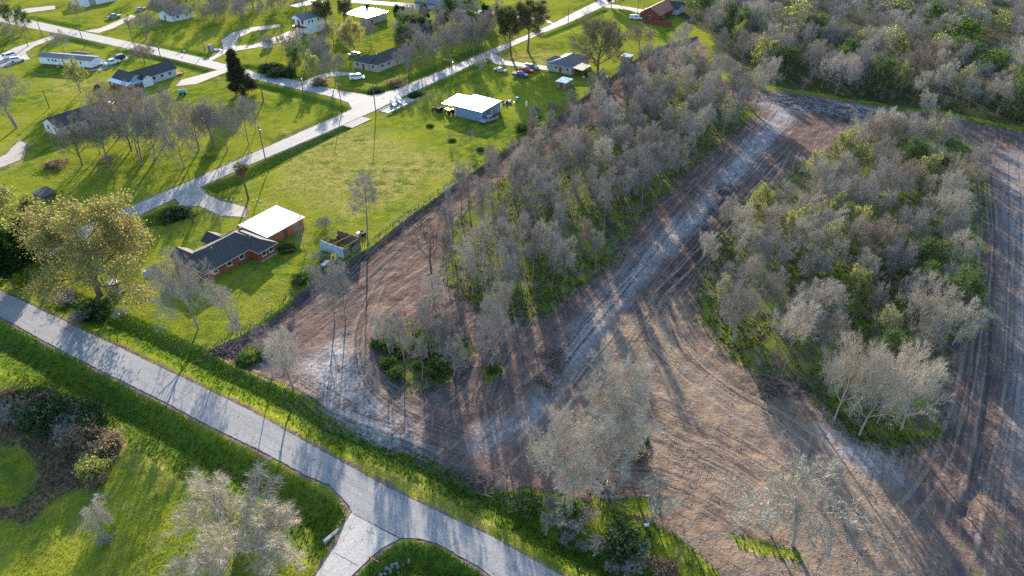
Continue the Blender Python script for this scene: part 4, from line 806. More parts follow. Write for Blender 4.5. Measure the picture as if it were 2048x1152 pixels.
# ------------------------------------------------------------------ ground growth too small to count
def tufts(name, label, pts, h, wdt, blades, m, splay=.5):
    n = len(pts); rs = rng; P = np.repeat(pts, blades, 0); k = len(P)
    a = rs.uniform(0, 6.283, k); hh = rs.uniform(*h, k); ww = rs.uniform(*wdt, k); sp = rs.uniform(.1, 1, k) * splay
    dx, dy = np.cos(a), np.sin(a); off = rs.uniform(0, .12, k)
    base = P + np.stack([dx * off, dy * off, np.full(k, -.03)], -1)
    s = np.stack([-dy, dx, np.zeros(k)], -1) * ww[:, None]
    tip = base + np.stack([dx * hh * sp, dy * hh * sp, hh], -1)
    V = np.stack([base - s, base + s, tip], 1).reshape(-1, 3)
    return tag(link(name, np_mesh(name, V, tris=np.arange(k * 3).reshape(-1, 3), mats=[m])), label, kind='stuff')
def brush_mass(label, poly, n, seed, h, per=70):
    P = np.array(scatter_px(poly, n, 2.0, seed, 9000)); taken.clear(); P = np.concatenate([P, bil(Z, P[:, 0], P[:, 1])[:, None]], 1); k = len(P) * per
    b = np.repeat(P, per, 0); a = rng.uniform(0, 6.283, k); r = rng.uniform(0, .9, k) ** .7; hh = rng.uniform(*h, k); st_ = rng.random(k) ** .6 * .6
    base = b + np.stack([np.cos(a) * r * 1.1 * st_ * 2, np.sin(a) * r * 1.1 * st_ * 2, hh * st_], -1); d = np.stack([np.cos(a) * r, np.sin(a) * r, rng.uniform(.5, 1.2, k)], -1) + rng.normal(0, .35, (k, 3)); d *= (hh * rng.uniform(.25, .5, k))[:, None]
    o = np.cross(d, rng.normal(0, 1, (k, 3))); o /= np.linalg.norm(o, axis=1, keepdims=True); o *= .016
    return tag(link('woodland_brush', np_mesh('woodland_brush', np.stack([base - o, base + o, base + d], 1).reshape(-1, 3), tris=np.arange(k * 3).reshape(-1, 3), mats=[TW[g_]])), label, kind='stuff')
def rand_pts(n, y0, y1, power, test, wide=.78):
    """random ground points over the part of the place in view, thinning with distance"""
    out = []
    u = rng.random(n) ** power; y = y0 + (y1 - y0) * u; x = (rng.random(n) * 2 - 1) * (y * wide + 22)
    k = test(x, y); x, y = x[k], y[k]
    return np.stack([x, y, bil(Z, x, y)], -1)
brush_mass('tangle of bare brush under the middle wood strip', WOOD1, 150, 60, (1.2, 3.2)); brush_mass('tangle of bare brush under the right-hand wood', WOOD2, 170, 61, (1.2, 3.2))
brush_mass('tangle of bare brush under the far wood', [(1360, -40), (1400, 60), (1440, 130), (1560, 176), (1700, 197), (1880, 221), (2060, 252), (2250, 250), (2450, -40)], 800, 62, (2.2, 5.0))
B_ = lambda A: (lambda x, y: bil(A, x, y))
dm, wm, pm, dimk, bkm = B_(m_dirt), B_(m_wood), B_(pave), B_(ditchmask), B_(m_bank)
lawn_m = leaf_mat('grass_blade', (.18, .225, .018), (.33, .32, .04), .5, dark=.7); weed_m = leaf_mat('weed_blade', (.07, .14, .018), (.15, .22, .035), .45); under_m = leaf_mat('under_blade', (.105, .135, .028), (.22, .22, .05), .5, dark=.5); dry_m = leaf_mat('dry_blade', (.30, .25, .12), (.42, .35, .18), .4, dark=.7)
tufts('lawn_grass', 'blades of mown and rough grass on the lawns', rand_pts(150000, 44, 170, 1.5, lambda x, y: (dm(x, y) < .3) & (wm(x, y) < .4) & (pm(x, y) < -.15) & (bkm(x, y) < .3)), (.08, .24), (.03, .06), 2, lawn_m, .7)
tufts('ditch_weeds', 'rank green weeds in the ditches', rand_pts(120000, 44, 210, 1.2, lambda x, y: (dimk(x, y) > .25) & (pm(x, y) < -.4)), (.2, .6), (.04, .09), 3, weed_m, .6)
tufts('dry_grass', 'dry straw grass along verges and banks', rand_pts(90000, 44, 200, 1.2, lambda x, y: (dm(x, y) < .5) & (wm(x, y) < .4) & (pm(x, y) < -.05) & ((bil(m_dry, x, y) > .5) | ((pm(x, y) > -.8)) | (bkm(x, y) > .4))), (.1, .35), (.03, .06), 2, dry_m, .6)
tufts('woodland_undergrowth', 'green undergrowth on the woodland floor', rand_pts(150000, 60, 300, 1.0, lambda x, y: (wm(x, y) > .5) & (fbm(x, y, 7, 77) > np.where(y > 215, .66, .45))), (.2, .7), (.06, .16), 3, under_m, .8)
tufts('soil_weeds', 'scattered green weeds at the soil edges', rand_pts(120000, 44, 200, 1.1, lambda x, y: (dm(x, y) > .05) & (dm(x, y) < .8) & (pm(x, y) < -1.6) & (bil(m_right, x, y) < .2)), (.15, .45), (.04, .1), 3, weed_m, .7)
bp = GP(BANK); reed = rand_pts(90000, 44, 110, 1.0, lambda x, y: bil(m_bank, x, y) > .45)
tufts('bank_reeds', 'dry brown reeds and dead grass in the hollow', reed, (.2, .8), (.03, .08), 3, leaf_mat('reed_blade', (.17, .12, .07), (.32, .24, .14), .4, dark=.4), .8)
# clods, sticks and roots lying on the scraped soil
pts = rand_pts(26000, 46, 240, 1.2, lambda x, y: (dm(x, y) > .7) & (fbm(x, y, 9, 91) > .45))
n = len(pts); s = rng.uniform(.04, .17, n) * (1 + (rng.random(n) > .97) * 1.2); tet = np.array([[1, 0, -.3], [-.5, .87, -.3], [-.5, -.87, -.3], [0, 0, .8]])
ang = rng.uniform(0, 6.28, n); c_, s_ = np.cos(ang), np.sin(ang); tt = tet[None] * rng.uniform(.6, 1.3, (n, 4, 3)) * s[:, None, None]
V = np.stack([tt[..., 0] * c_[:, None] - tt[..., 1] * s_[:, None], tt[..., 0] * s_[:, None] + tt[..., 1] * c_[:, None], tt[..., 2]], -1) + pts[:, None]
F4 = np.array([[0, 1, 3], [1, 2, 3], [2, 0, 3]]); clod_m = bark_mat('clod', (.15, .105, .085), (.36, .30, .25))
tag(link('soil_clods', np_mesh('soil_clods', V.reshape(-1, 3), tris=(F4[None] + (np.arange(n) * 4)[:, None, None]).reshape(-1, 3), mats=[clod_m])), 'clods and stones strewn over the scraped soil', kind='stuff')
pts = rand_pts(6500, 46, 240, 1.2, lambda x, y: (dm(x, y) > .6) & (fbm(x, y, 12, 95) > .5)); n = len(pts); a = rng.uniform(0, 6.28, n); L = rng.uniform(.3, 1.5, n) * (1 + (rng.random(n) > .95) * 1.5)
P1 = pts + np.stack([np.cos(a) * L, np.sin(a) * L, rng.uniform(.02, .25, n)], -1); v, q = frusta(pts + [0, 0, .03], P1, np.full(n, .028), np.full(n, .015), 3)
tag(link('fallen_sticks', np_mesh('fallen_sticks', v, quads=q, mats=[bark_mat('stick', (.12, .09, .07), (.50, .45, .38))])), 'broken sticks and roots strewn over the scraped soil', kind='stuff')

# ------------------------------------------------------------------ buildings
W_brick = mat('brick', (.26, .075, .045), (.20, .06, .04), rough=.85, scale=3); W_orange = mat('brick_orange', (.42, .15, .06), (.34, .12, .055), rough=.85, scale=2)
W_white = mat('white_siding', (.72, .74, .74), (.64, .66, .67), rough=.6, scale=.8); W_blue = mat('blue_grey_metal', (.22, .30, .40), (.18, .25, .34), rough=.5, scale=.8)
W_tan = mat('tan_siding', (.44, .37, .32), (.38, .31, .27), rough=.7, scale=.7); W_grey = mat('grey_siding', (.48, .50, .52), (.40, .42, .44), rough=.7, scale=.7); W_stone = mat('pale_masonry', (.46, .43, .38), (.38, .355, .32), rough=.8, scale=1.5)
W_ply = mat('plywood', (.38, .22, .12), (.29, .17, .10), rough=.8, scale=1.2); W_sky = mat('faded_blue_paint', (.26, .40, .55), (.42, .50, .56), rough=.7, scale=.9); W_rot = mat('rotten_board', (.17, .10, .065), (.10, .07, .05), rough=.9, scale=2)
R_dark = mat('dark_shingle', (.05, .046, .046), (.085, .078, .076), rough=.85, scale=2.2, bump=.02, bscale=6); R_grey = mat('grey_shingle', (.13, .13, .145), (.17, .17, .18), rough=.85, scale=1.6, bump=.02, bscale=6); R_rust = mat('rust_shingle', (.36, .15, .085), (.28, .12, .075), rough=.85, scale=1.3, bump=.02, bscale=6)
R_white = mat('white_metal_roof', (.78, .78, .76), (.70, .70, .68), rough=.32, scale=.5, metal=.35, spec=.6); R_blue = mat('blue_metal_roof', (.42, .54, .68), (.50, .60, .72), rough=.35, scale=.5, metal=.35, spec=.6); R_tan = mat('tan_metal_roof', (.62, .53, .42), (.55, .46, .36), rough=.4, scale=.8, metal=.2)
trim = mat('white_trim', (.75, .74, .70), rough=.5); glass = mat('window_glass', (.025, .03, .035), (.045, .05, .06), rough=.12, spec=.7); redp = mat('red_brown_paint', (.30, .07, .045), (.22, .05, .04), rough=.6); wood_m = mat('weathered_wood', (.26, .20, .15), (.18, .14, .11), rough=.85, scale=2)
steel = mat('galvanised', (.45, .46, .47), rough=.4, metal=.6); black = mat('black_rubber', (.018, .018, .018), rough=.8); concm = mat('cast_concrete', (.46, .45, .43), (.36, .35, .335), rough=.9, scale=1.2, bump=.01); ivory = mat('ivory_beam', (.60, .54, .44), (.50, .44, .36), rough=.7)
def frame(name, px, py, label, cat='house', ang=GRID, z=0.0, group=None):
    x, y = G(px, py, z); o = empty(name, (x, y, 0), ang); return tag(o, label, cat, group)
def walls(o, x0, x1, y0, y1, h, m, z0=-.3, gable=None, name='wall'):
    mb = MB(); mb.box(x0, x1, y0, y1, z0, h)
    if gable:
        ax, zr = gable
        if ax == 'x':
            for xx, s in ((x0, 1), (x1, -1)): mb.add([(xx, y0, h), (xx, y1, h), (xx, (y0 + y1) / 2, zr), (xx + .15 * s, y0, h), (xx + .15 * s, y1, h), (xx + .15 * s, (y0 + y1) / 2, zr)], [(0, 1, 2), (5, 4, 3), (0, 2, 5, 3), (1, 4, 5, 2)])
        else:
            for yy, s in ((y0, 1), (y1, -1)): mb.add([(x0, yy, h), (x1, yy, h), ((x0 + x1) / 2, yy, zr), (x0, yy + .15 * s, h), (x1, yy + .15 * s, h), ((x0 + x1) / 2, yy + .15 * s, zr)], [(0, 1, 2), (5, 4, 3), (0, 2, 5, 3), (1, 4, 5, 2)])
    return mb.build(name, m, o)
def roof(o, x0, x1, y0, y1, ze, zr, axis_, m, hip=(0, 0), oh=.4, name='roof', edge=None):
    """pitched roof with thickness; hip = how far each ridge end is drawn in"""
    x0 -= oh; x1 += oh; y0 -= oh; y1 += oh; t = .16
    sl = (zr - ze) / (((y1 - y0) if axis_ == 'x' else (x1 - x0)) / 2); ze -= 0
    if axis_ == 'x': a, b = (x0 + hip[0], (y0 + y1) / 2), (x1 - hip[1], (y0 + y1) / 2)
    else: a, b = ((x0 + x1) / 2, y0 + hip[0]), ((x0 + x1) / 2, y1 - hip[1])
    c = [(x0, y0), (x1, y0), (x1, y1), (x0, y1)]
    vs_ = [(x, y, ze) for x, y in c] + [(*a, zr), (*b, zr)]; vs_ += [(x, y, z - t) for x, y, z in vs_]
    top = [(0, 1, 5, 4), (2, 3, 4, 5), (3, 0, 4), (1, 2, 5)] if axis_ == 'x' else [(1, 2, 5, 4), (3, 0, 4, 5), (0, 1, 4), (2, 3, 5)]
    ends = []
    if axis_ == 'x': e = [(3, 0, 4), (1, 2, 5)]
    else: e = [(0, 1, 4), (2, 3, 5)]
    fs = top[:2] + [tuple(i + 6 for i in reversed(f)) for f in top[:2]]
    for hp, f in zip(hip, e):
        if hp > .05: fs += [f, tuple(i + 6 for i in reversed(f))]
        else: fs += [(f[1], f[0], f[0] + 6, f[1] + 6)[::-1] if False else (f[0], f[2], f[2] + 6, f[0] + 6), (f[2], f[1], f[1] + 6, f[2] + 6)]
    k = [(0, 1), (1, 2), (2, 3), (3, 0)]
    for i, j in k:
        pair = [f for f, hp in zip(e, hip) if hp <= .05 and {i, j} <= set(f)]
        if not pair: fs.append((i, i + 6, j + 6, j))
    r = MB().add(vs_, fs).build(name, m, o)
    if edge:
        mb = MB()
        for (i, j) in k:
            pair = [f for f, hp in zip(e, hip) if hp <= .05 and {i, j} <= set(f)]
            if pair: continue
            p, q = Vector(vs_[i]), Vector(vs_[j]); mb.tube(p + Vector((0, 0, -.09)), q + Vector((0, 0, -.09)), .07, n=4)
        mb.build('gutter', edge, r)
    return r
def slab(o, x0, x1, y0, y1, zs, m, name='roof', t=.14, ribs=0):
    """flat or single-pitch roof; zs = heights at the four corners"""
    c = [(x0, y0), (x1, y0), (x1, y1), (x0, y1)]
    mb = MB().add([(x, y, z) for (x, y), z in zip(c, zs)] + [(x, y, z - t) for (x, y), z in zip(c, zs)], [(0, 1, 2, 3), (7, 6, 5, 4), (0, 4, 5, 1), (1, 5, 6, 2), (2, 6, 7, 3), (3, 7, 4, 0)])
    r = mb.build(name, m, o)
    if ribs:
        k = MB()
        for i in range(ribs + 1):
            f = i / ribs; xx = x0 + .03 + (x1 - x0 - .06) * f; za = zs[0] + (zs[1] - zs[0]) * f; zb = zs[3] + (zs[2] - zs[3]) * f
            k.add([(xx - .03, y0, za - .01), (xx + .03, y0, za - .01), (xx, y0, za + .05), (xx - .03, y1, zb - .01), (xx + .03, y1, zb - .01), (xx, y1, zb + .05)], [(0, 2, 1), (3, 4, 5), (0, 3, 5, 2), (1, 2, 5, 4), (0, 1, 4, 3)])
        k.build('roof_rib', m, r)
    return r
def opening(o, face, pos, z0, wd, ht, kind='window', m=None):
    """window or door proud of a wall; face: ('x', x, sign) or ('y', y, sign)"""
    ax, c, s = face
    def bx(mb, a0, a1, d0, d1, b0, b1):
        d0, d1 = sorted((c + s * d0, c + s * d1))
        return mb.box(d0, d1, a0, a1, b0, b1) if ax == 'x' else mb.box(a0, a1, d0, d1, b0, b1)
    f = bx(MB(), pos - wd / 2, pos + wd / 2, -.02, .05, z0, z0 + ht).build(kind, (m or trim) if kind == 'window' else (m or redp), o)
    if kind == 'window': bx(MB(), pos - wd / 2 + .09, pos + wd / 2 - .09, .04, .058, z0 + .09, z0 + ht - .09).build('pane', glass, f); bx(MB(), pos - wd / 2 - .06, pos + wd / 2 + .06, .05, .11, z0 - .07, z0).build('sill', trim, f)
    else: bx(MB(), pos + wd * .3, pos + wd * .38, .05, .11, z0 + .9, z0 + 1.05).build('handle', steel, f)
    return f
def posts(o, pts, h, m, r=.06, name='post'):
    for x, y in pts: MB().box(x - r, x + r, y - r, y + r, -.2, h).build(name, m, o)

# brick house with white-roofed garage
o = frame('brick_house', 522.5, 523, 'red brick house with dark shingle roof and white-roofed orange garage')
walls(o, -10.6, 0, 2.8, 11, 2.3, W_brick); walls(o, 0, 4.1, 0, 11, 2.3, W_brick, name='wall'); walls(o, 4.1, 14.6, 2.9, 10.9, 2.5, W_orange, name='garage_wall')
roof(o, -10.6, 3.0, 2.8, 11, 2.3, 4.5, 'x', R_dark, (4.2, 3.0), .45, edge=trim); roof(o, 0, 4.1, 0, 9.5, 2.28, 3.75, 'y', R_dark, (2.2, 2.2), .45, edge=trim)
slab(o, 4.3, 15, 2.4, 11.3, (2.62, 2.62, 2.95, 2.95), R_white, 'garage_roof', ribs=14)
for xx in (-1.5, -8.8): walls(o, xx - 1.7, xx + 1.7, 11, 12.9, 2.3, W_brick, gable=('y', 3.5)); roof(o, xx - 1.7, xx + 1.7, 8.6, 13.2, 2.3, 3.65, 'y', R_dark, (0, 0), .35, edge=trim)
for p in (1.1, 2.9): opening(o, ('y', 0, -1), p, .9, 1.1, 1.1)
for p in (-2.2, -5.2, -8.5): opening(o, ('y', 2.8, -1), p, .9, 1.2, 1.1)
opening(o, ('y', 2.8, -1), -3.6, 0, .9, 2.0, 'door'); opening(o, ('x', -10.6, -1), 7, .9, 1.3, 1.1)
opening(o, ('y', 2.9, -1), 9.5, 0, .9, 2.0, 'door', W_rot); MB().box(0, 4.1, -.35, 0, -.2, .12).build('step', concm, o)
for xx, yy in ((-1, 8.2), (-6, 6.2), (1.6, 4.2)): MB().tube((xx, yy, 3.2), (xx, yy, 4.45), .07).build('vent_pipe', trim, o)
# grey-blue metal barn
o = frame('metal_barn', 963, 244, 'blue-grey metal barn with bright white roof on the lawn', 'barn')
walls(o, 0, 10, 0, 9.4, 3.0, W_blue); slab(o, -.3, 10.3, -.3, 9.5, (3.05, 3.35, 3.5, 3.2), R_white, ribs=14); slab(o, -.2, 8.6, 9.5, 14.3, (3.1, 3.4, 3.2, 2.9), R_white, 'side_roof', ribs=11)
posts(o, [(.1, 14.1), (.1, 11.8), (8.4, 14.1), (8.4, 11.8), (4.2, 14.1)], 3.0, steel)
for i in range(1, 13): MB().box(-.03, 0, i * .72 - .02, i * .72 + .02, -.1, 2.95).build('seam', W_blue, o); MB().box(i * .75 - .02, i * .75 + .02, -.03, 0, -.1, 2.95).build('seam', W_blue, o)
MB().box(-.05, .05, -.05, .05, -.1, 3.0).build('corner_trim', trim, o); MB().box(9.95, 10.05, -.05, .05, -.1, 3.2).build('corner_trim', trim, o); MB().box(-.05, .05, 9.32, 9.42, -.1, 3.0).build('corner_trim', trim, o)
opening(o, ('y', 0, -1), 5.2, 0, 1.0, 2.1, 'door', trim); opening(o, ('y', 0, -1), 8.6, 1.1, .8, .9)
# tan house
o = frame('tan_house', 1143, 150, 'tan house with grey hip roof and tan patio cover')
walls(o, 0, 13, 0, 9.2, 2.5, W_tan); roof(o, 0, 13, 0, 9.2, 2.5, 4.5, 'x', R_grey, (5.0, 4.2), .5, edge=trim); walls(o, 3, 8, 9.2, 11.5, 2.4, W_tan, name='wing_wall'); roof(o, 3, 8, 7.5, 11.5, 2.4, 3.7, 'y', R_grey, (0, 2), .4, 'wing_roof', edge=trim)
for p in (1.6, 6.2): opening(o, ('x', 0, -1), p, 1.0, .9, 1.1)
opening(o, ('x', 0, -1), 4.4, 0, .95, 2.0, 'door'); opening(o, ('x', 0, -1), 8.2, .9, .5, 1.3); opening(o, ('y', 0, -1), 10.5, 1, 1.2, 1.0); opening(o, ('y', 0, -1), 3.5, 0, 1.6, 2.0, 'door', glass)
slab(o, -.2, 6.6, -4.2, -.45, (2.25, 2.25, 2.6, 2.6), R_tan, 'patio_roof', ribs=7); posts(o, [(0, -4), (3.2, -4), (6.4, -4)], 2.15, W_rot)
for i in range(6): MB().box(R.uniform(.3, 5.5), 0, 0, 0, 0, 0)
# hip-roofed house
o = frame('hip_roofed_house', 756, 144.5, 'long pale masonry house with dark hip roof and white gutters')
walls(o, 0, 17, 0, 8, 2.6, W_stone); roof(o, 0, 17, 0, 8, 2.6, 4.6, 'x', R_dark, (4.2, 4.2), .45, edge=trim); walls(o, -.6, 6.0, 3.9, 10.3, 2.6, W_stone, name='wing_wall'); roof(o, -.6, 6.0, 3.2, 10.3, 2.58, 4.3, 'y', R_dark, (0, 3.4), .45, 'wing_roof', edge=trim)
for p in (2.5, 6, 10, 14): opening(o, ('y', 0, -1), p, 1.0, 1.1, 1.1)
opening(o, ('x', 0, -1), 2, 1, 1.1, 1.1); opening(o, ('x', -.6, -1), 6, 0, 1, 2, 'door'); opening(o, ('x', -.6, -1), 8.6, .9, 1.3, 1.1); MB().tube((4, 3.5, 3.6), (4, 3.5, 4.9), .07).build('vent_pipe', trim, o)
# long trailer home
p, q = G(83, 130), G(186, 139); L = math.hypot(q[0] - p[0], q[1] - p[1]); an = math.atan2(q[1] - p[1], q[0] - p[0])
o = frame('trailer_home', 83, 130, 'long white trailer home with dark grey roof', ang=an)
walls(o, 0, L, 0, 5.2, 3.0, W_white, .6, ('x', 3.7)); walls(o, .1, L - .1, .1, 5.1, .62, W_rot, -.3, name='skirting'); roof(o, 0, L, 0, 5.2, 3.0, 3.75, 'x', R_grey, (0, 0), .25, edge=trim)
for f in (.18, .26, .32, .46, .62, .8): opening(o, ('y', 0, -1), L * f, 1.6, .8, .9)
opening(o, ('y', 0, -1), L * .38, .8, .9, 1.9, 'door', trim); opening(o, ('x', 0, -1), 2.6, 1.5, 1.2, 1.0)
walls(o, L * .38, L * .66, 5.2, 9.6, 2.5, W_tan, gable=('x', 3.3), name='annex_wall'); roof(o, L * .38, L * .66, 5.0, 9.6, 2.5, 3.35, 'x', R_grey, (0, 0), .4, 'annex_roof')
MB().box(L * .35, L * .41, -1.3, 0, 0, .75).build('step', wood_m, o)
# blue porch house
o = frame('porch_house', 258, 185, 'dark roofed house with light blue metal porch roof and brick porch')
walls(o, 1.8, 7.6, 1.9, 10, 2.7, W_grey, gable=('y', 4.5)); walls(o, 7.6, 19, 1.4, 7.6, 2.7, W_grey, gable=('x', 4.5), name='wall'); roof(o, 1.8, 7.6, 1.6, 10, 2.7, 4.6, 'y', R_dark, (0, 0), .4); roof(o, 5.5, 19, 1.4, 7.6, 2.72, 4.7, 'x', R_dark, (0, 0), .45)
walls(o, 5.6, 9.2, .2, 1.9, 2.6, W_white, gable=('y', 3.7), name='bay_wall'); roof(o, 5.6, 9.2, 0, 4, 2.62, 3.85, 'y', R_dark, (0, 0), .3, 'bay_roof')
slab(o, -.2, 1.9, -.2, 10.4, (2.15, 2.75, 2.75, 2.15), R_blue, 'porch_roof', ribs=3); slab(o, 1.92, 5.4, -.2, 1.6, (2.2, 2.2, 2.75, 2.75), R_blue, 'porch_roof', ribs=5); slab(o, 9, 14, 7.7, 10.6, (2.7, 2.7, 2.2, 2.2), R_blue, 'rear_porch_roof')
walls(o, 0, .25, 0, 10, 1.0, W_brick, name='porch_wall'); walls(o, .3, 5, 0, .25, 1.0, W_brick, name='porch_wall'); posts(o, [(.12, y_) for y_ in (.2, 2.6, 5, 7.4, 9.8)] + [(3, .12), (5, .12), (9.2, 10.4), (13.8, 10.4)], 2.1, W_brick, .14)
for p in (10.5, 13.5, 16.5): opening(o, ('y', 1.4, -1), p, 1, 1.2, 1.1)
opening(o, ('x', 1.8, -1), 4, 0, .95, 2, 'door'); opening(o, ('x', 1.8, -1), 7.5, 1, 1.2, 1.1); opening(o, ('x', 19, 1), 4.5, 0, .95, 2, 'door')
dk = MB().box(19, 21.6, 1.2, 5.2, .3, .45).build('deck', redp, o); k = MB()
for i in range(9): k.box(19.1 + i * .29, 19.18 + i * .29, 1.2, 1.28, .45, 1.4)
k.box(19, 21.6, 1.2, 1.28, 1.4, 1.5); k.build('railing', redp, dk); posts(o, [(19.2, 1.4), (21.4, 1.4), (21.4, 5)], .4, redp)
# white gabled house
o = frame('gabled_house', 122.5, 273, 'white gabled house with near-black roof behind the grove')
walls(o, 0, 16, 0, 7.5, 2.7, W_white, gable=('x', 4.6)); roof(o, 0, 16, 0, 7.5, 2.7, 4.75, 'x', R_dark, (0, 0), .5); walls(o, 11, 17, -3.6, 0, 2.5, W_white, gable=('y', 3.7), name='wing_wall'); roof(o, 11, 17, -3.6, 3.4, 2.5, 3.85, 'y', R_dark, (0, 0), .4, 'wing_roof'); slab(o, 10.7, 17.3, -6, -3.7, (2.0, 2.0, 2.45, 2.45), R_blue, 'porch_roof')
posts(o, [(10.9, -5.9), (14, -5.9), (17.1, -5.9)], 2.0, trim); opening(o, ('x', 0, -1), 2.0, 1, 1.0, 1.3); opening(o, ('x', 0, -1), 5.4, 1, 1.0, 1.3)
for p in (2.5, 5.5, 8.5): opening(o, ('y', 0, -1), p, 1, 1.1, 1.2)
# raised white house with red stairs
o = frame('raised_house', 609, 71, 'white house raised on posts with long red stairs')
walls(o, 2.2, 12.5, 0, 6.4, 2.9, W_white, -.2, name='lower_wall'); walls(o, 1.6, 12.5, 0, 6.4, 5.9, W_white, 2.9, ('x', 7.4)); roof(o, -.2, 12.5, 0, 6.4, 5.9, 7.55, 'x', R_grey, (0, 0), .35); MB().box(-.4, 1.6, -.1, 6.5, 2.75, 2.95).build('deck', redp, o)
MB().add([(-.35, 0, 5.9), (-.35, 6.4, 5.9), (-.35, 3.2, 7.35), (-.2, 0, 5.9), (-.2, 6.4, 5.9), (-.2, 3.2, 7.35)], [(0, 1, 2), (5, 4, 3), (0, 2, 5, 3), (1, 4, 5, 2), (0, 3, 4, 1)]).build('gable_panel', W_white, o)
posts(o, [(-.25, .1), (-.25, 2.2), (-.25, 4.3), (-.25, 6.3)], 5.9, black, .07); st = MB().box(-3.9, -.4, 5.0, 5.1, 0, .01)
st = MB()
for i in range(13): st.box(-.4 - (i + 1) * .29, -.4 - i * .29, 3.9, 5.0, 2.75 - (i + 1) * .205, 2.82 - (i + 1) * .205)
for yy in (3.85, 5.0): st.add([(-.4, yy, 2.6), (-.4, yy, 2.85), (-4.2, yy, .2), (-4.2, yy, -.05), (-.4, yy + .06, 2.6), (-.4, yy + .06, 2.85), (-4.2, yy + .06, .2), (-4.2, yy + .06, -.05)], [(0, 1, 2, 3), (7, 6, 5, 4), (0, 4, 5, 1), (1, 5, 6, 2), (2, 6, 7, 3), (3, 7, 4, 0)])
stp = st.build('stairs', redp, o); k = MB()
for yy in (3.85, 5.0): k.tube((-.4, yy, 3.75), (-4.1, yy, 1.1), .05, n=5); [k.tube((-.4 - j * .92, yy, 2.8 - j * .66), (-.4 - j * .92, yy, 3.75 - j * .66), .035, n=4) for j in range(5)]
k.build('handrail', redp, stp)
for p in (3.4, 5.2, 8.5): opening(o, ('y', 0, -1), p, 3.9, .9, 1.3)
opening(o, ('x', 1.6, -1), 3.9, 2.95, .95, 2.0, 'door', glass); opening(o, ('x', 1.6, -1), 1.6, 3.9, 1.0, 1.3)
# big white-roofed shed and carports at the top
o = frame('white_roofed_shed', 735.5, 36, 'wide open shed with large bright white metal roof', 'shed', z=3.4)
slab(o, 0, 13.5, 0, 14.5, (3.3, 3.5, 3.7, 3.5), R_white, ribs=18); walls(o, 6, 13, 1, 9, 3.2, W_stone); walls(o, .5, 6, .6, 5, 3.1, W_tan, name='wall'); posts(o, [(.2, 9.8), (.2, 14.2), (6.5, 14.2), (13.2, 14.2), (.2, .2)], 3.3, wood_m, .09); opening(o, ('y', .6, -1), 3, 0, 1, 2, 'door'); opening(o, ('x', .5, -1), 3, 1, 1.1, 1.0)
MB().tube((13, 12, 3.6), (13, 12, 5.2), .9, .9, 10).build('roof_tank', black, o)
for (x, y, a, b, lb) in ((594, 14, 5, 4.2, 'small white flat-roofed carport left of its neighbour at the top'), (611, 11, 5.5, 5.5, 'larger white flat-roofed carport at the top'), (638, 7.5, 4, 8, 'long narrow white carport roof behind the olive trees')):
    o = frame('carport', x, y, lb, 'carport', z=2.7, group='carports at the top'); slab(o, 0, a, 0, b, (2.65, 2.75, 2.85, 2.75), R_white, ribs=6); posts(o, [(.15, .15), (a - .15, .15), (.15, b - .15), (a - .15, b - .15)], 2.6, steel)
# small white garden shed
o = frame('garden_shed', 536, 97.5, 'tiny white garden shed with dark roof by the concrete apron', 'shed'); walls(o, 0, 2.6, 0, 2.6, 2.1, W_white, gable=('x', 2.75)); roof(o, 0, 2.6, 0, 2.6, 2.1, 2.85, 'x', mat('blue_shingle', (.07, .12, .17), rough=.7), (0, 0), .2); opening(o, ('x', 0, -1), 1.3, 0, .9, 1.8, 'door', trim)
# far houses
o = frame('far_house', 345, 44, 'pale house half hidden by trees at the top'); walls(o, 0, 11, 0, 9, 2.6, W_white, gable=('x', 4.2)); roof(o, 0, 11, 0, 9, 2.6, 4.3, 'x', R_grey, (0, 0), .4); opening(o, ('y', 0, -1), 3, 1, 1.2, 1.1); opening(o, ('y', 0, -1), 7.5, 1, 1.2, 1.1); opening(o, ('x', 0, -1), 4.5, 0, 1, 2, 'door')
o = frame('far_house', 330, 12, 'far house with white roof and rust streak at the top edge'); walls(o, 0, 9, 0, 10, 2.6, W_ply); slab(o, -.4, 9.4, -.4, 10.4, (2.7, 3.0, 3.1, 2.8), R_white, ribs=9); opening(o, ('y', 0, -1), 4, 1, 1.2, 1.1); opening(o, ('x', 0, -1), 4, 0, 1, 2, 'door')
o = frame('far_barn', 170, 14, 'white metal building at the top edge, left', 'barn'); walls(o, 0, 16, 0, 9, 3.2, W_white, gable=('x', 4.4)); roof(o, 0, 16, 0, 9, 3.2, 4.5, 'x', R_white, (0, 0), .3); opening(o, ('y', 0, -1), 4, 0, 3, 2.8, 'door', steel); opening(o, ('y', 0, -1), 11, 1.2, 1.2, 1)
o = frame('far_barn', 894, 13, 'wide blue-roofed metal building at the top edge', 'barn'); walls(o, 0, 12, 0, 19, 3.4, W_blue, gable=('y', 4.4)); roof(o, 0, 12, 0, 19, 3.4, 4.5, 'y', R_blue, (0, 0), .3); opening(o, ('x', 0, -1), 5, 0, 3.2, 2.8, 'door', steel); opening(o, ('x', 0, -1), 13, 0, 3.2, 2.8, 'door', steel)
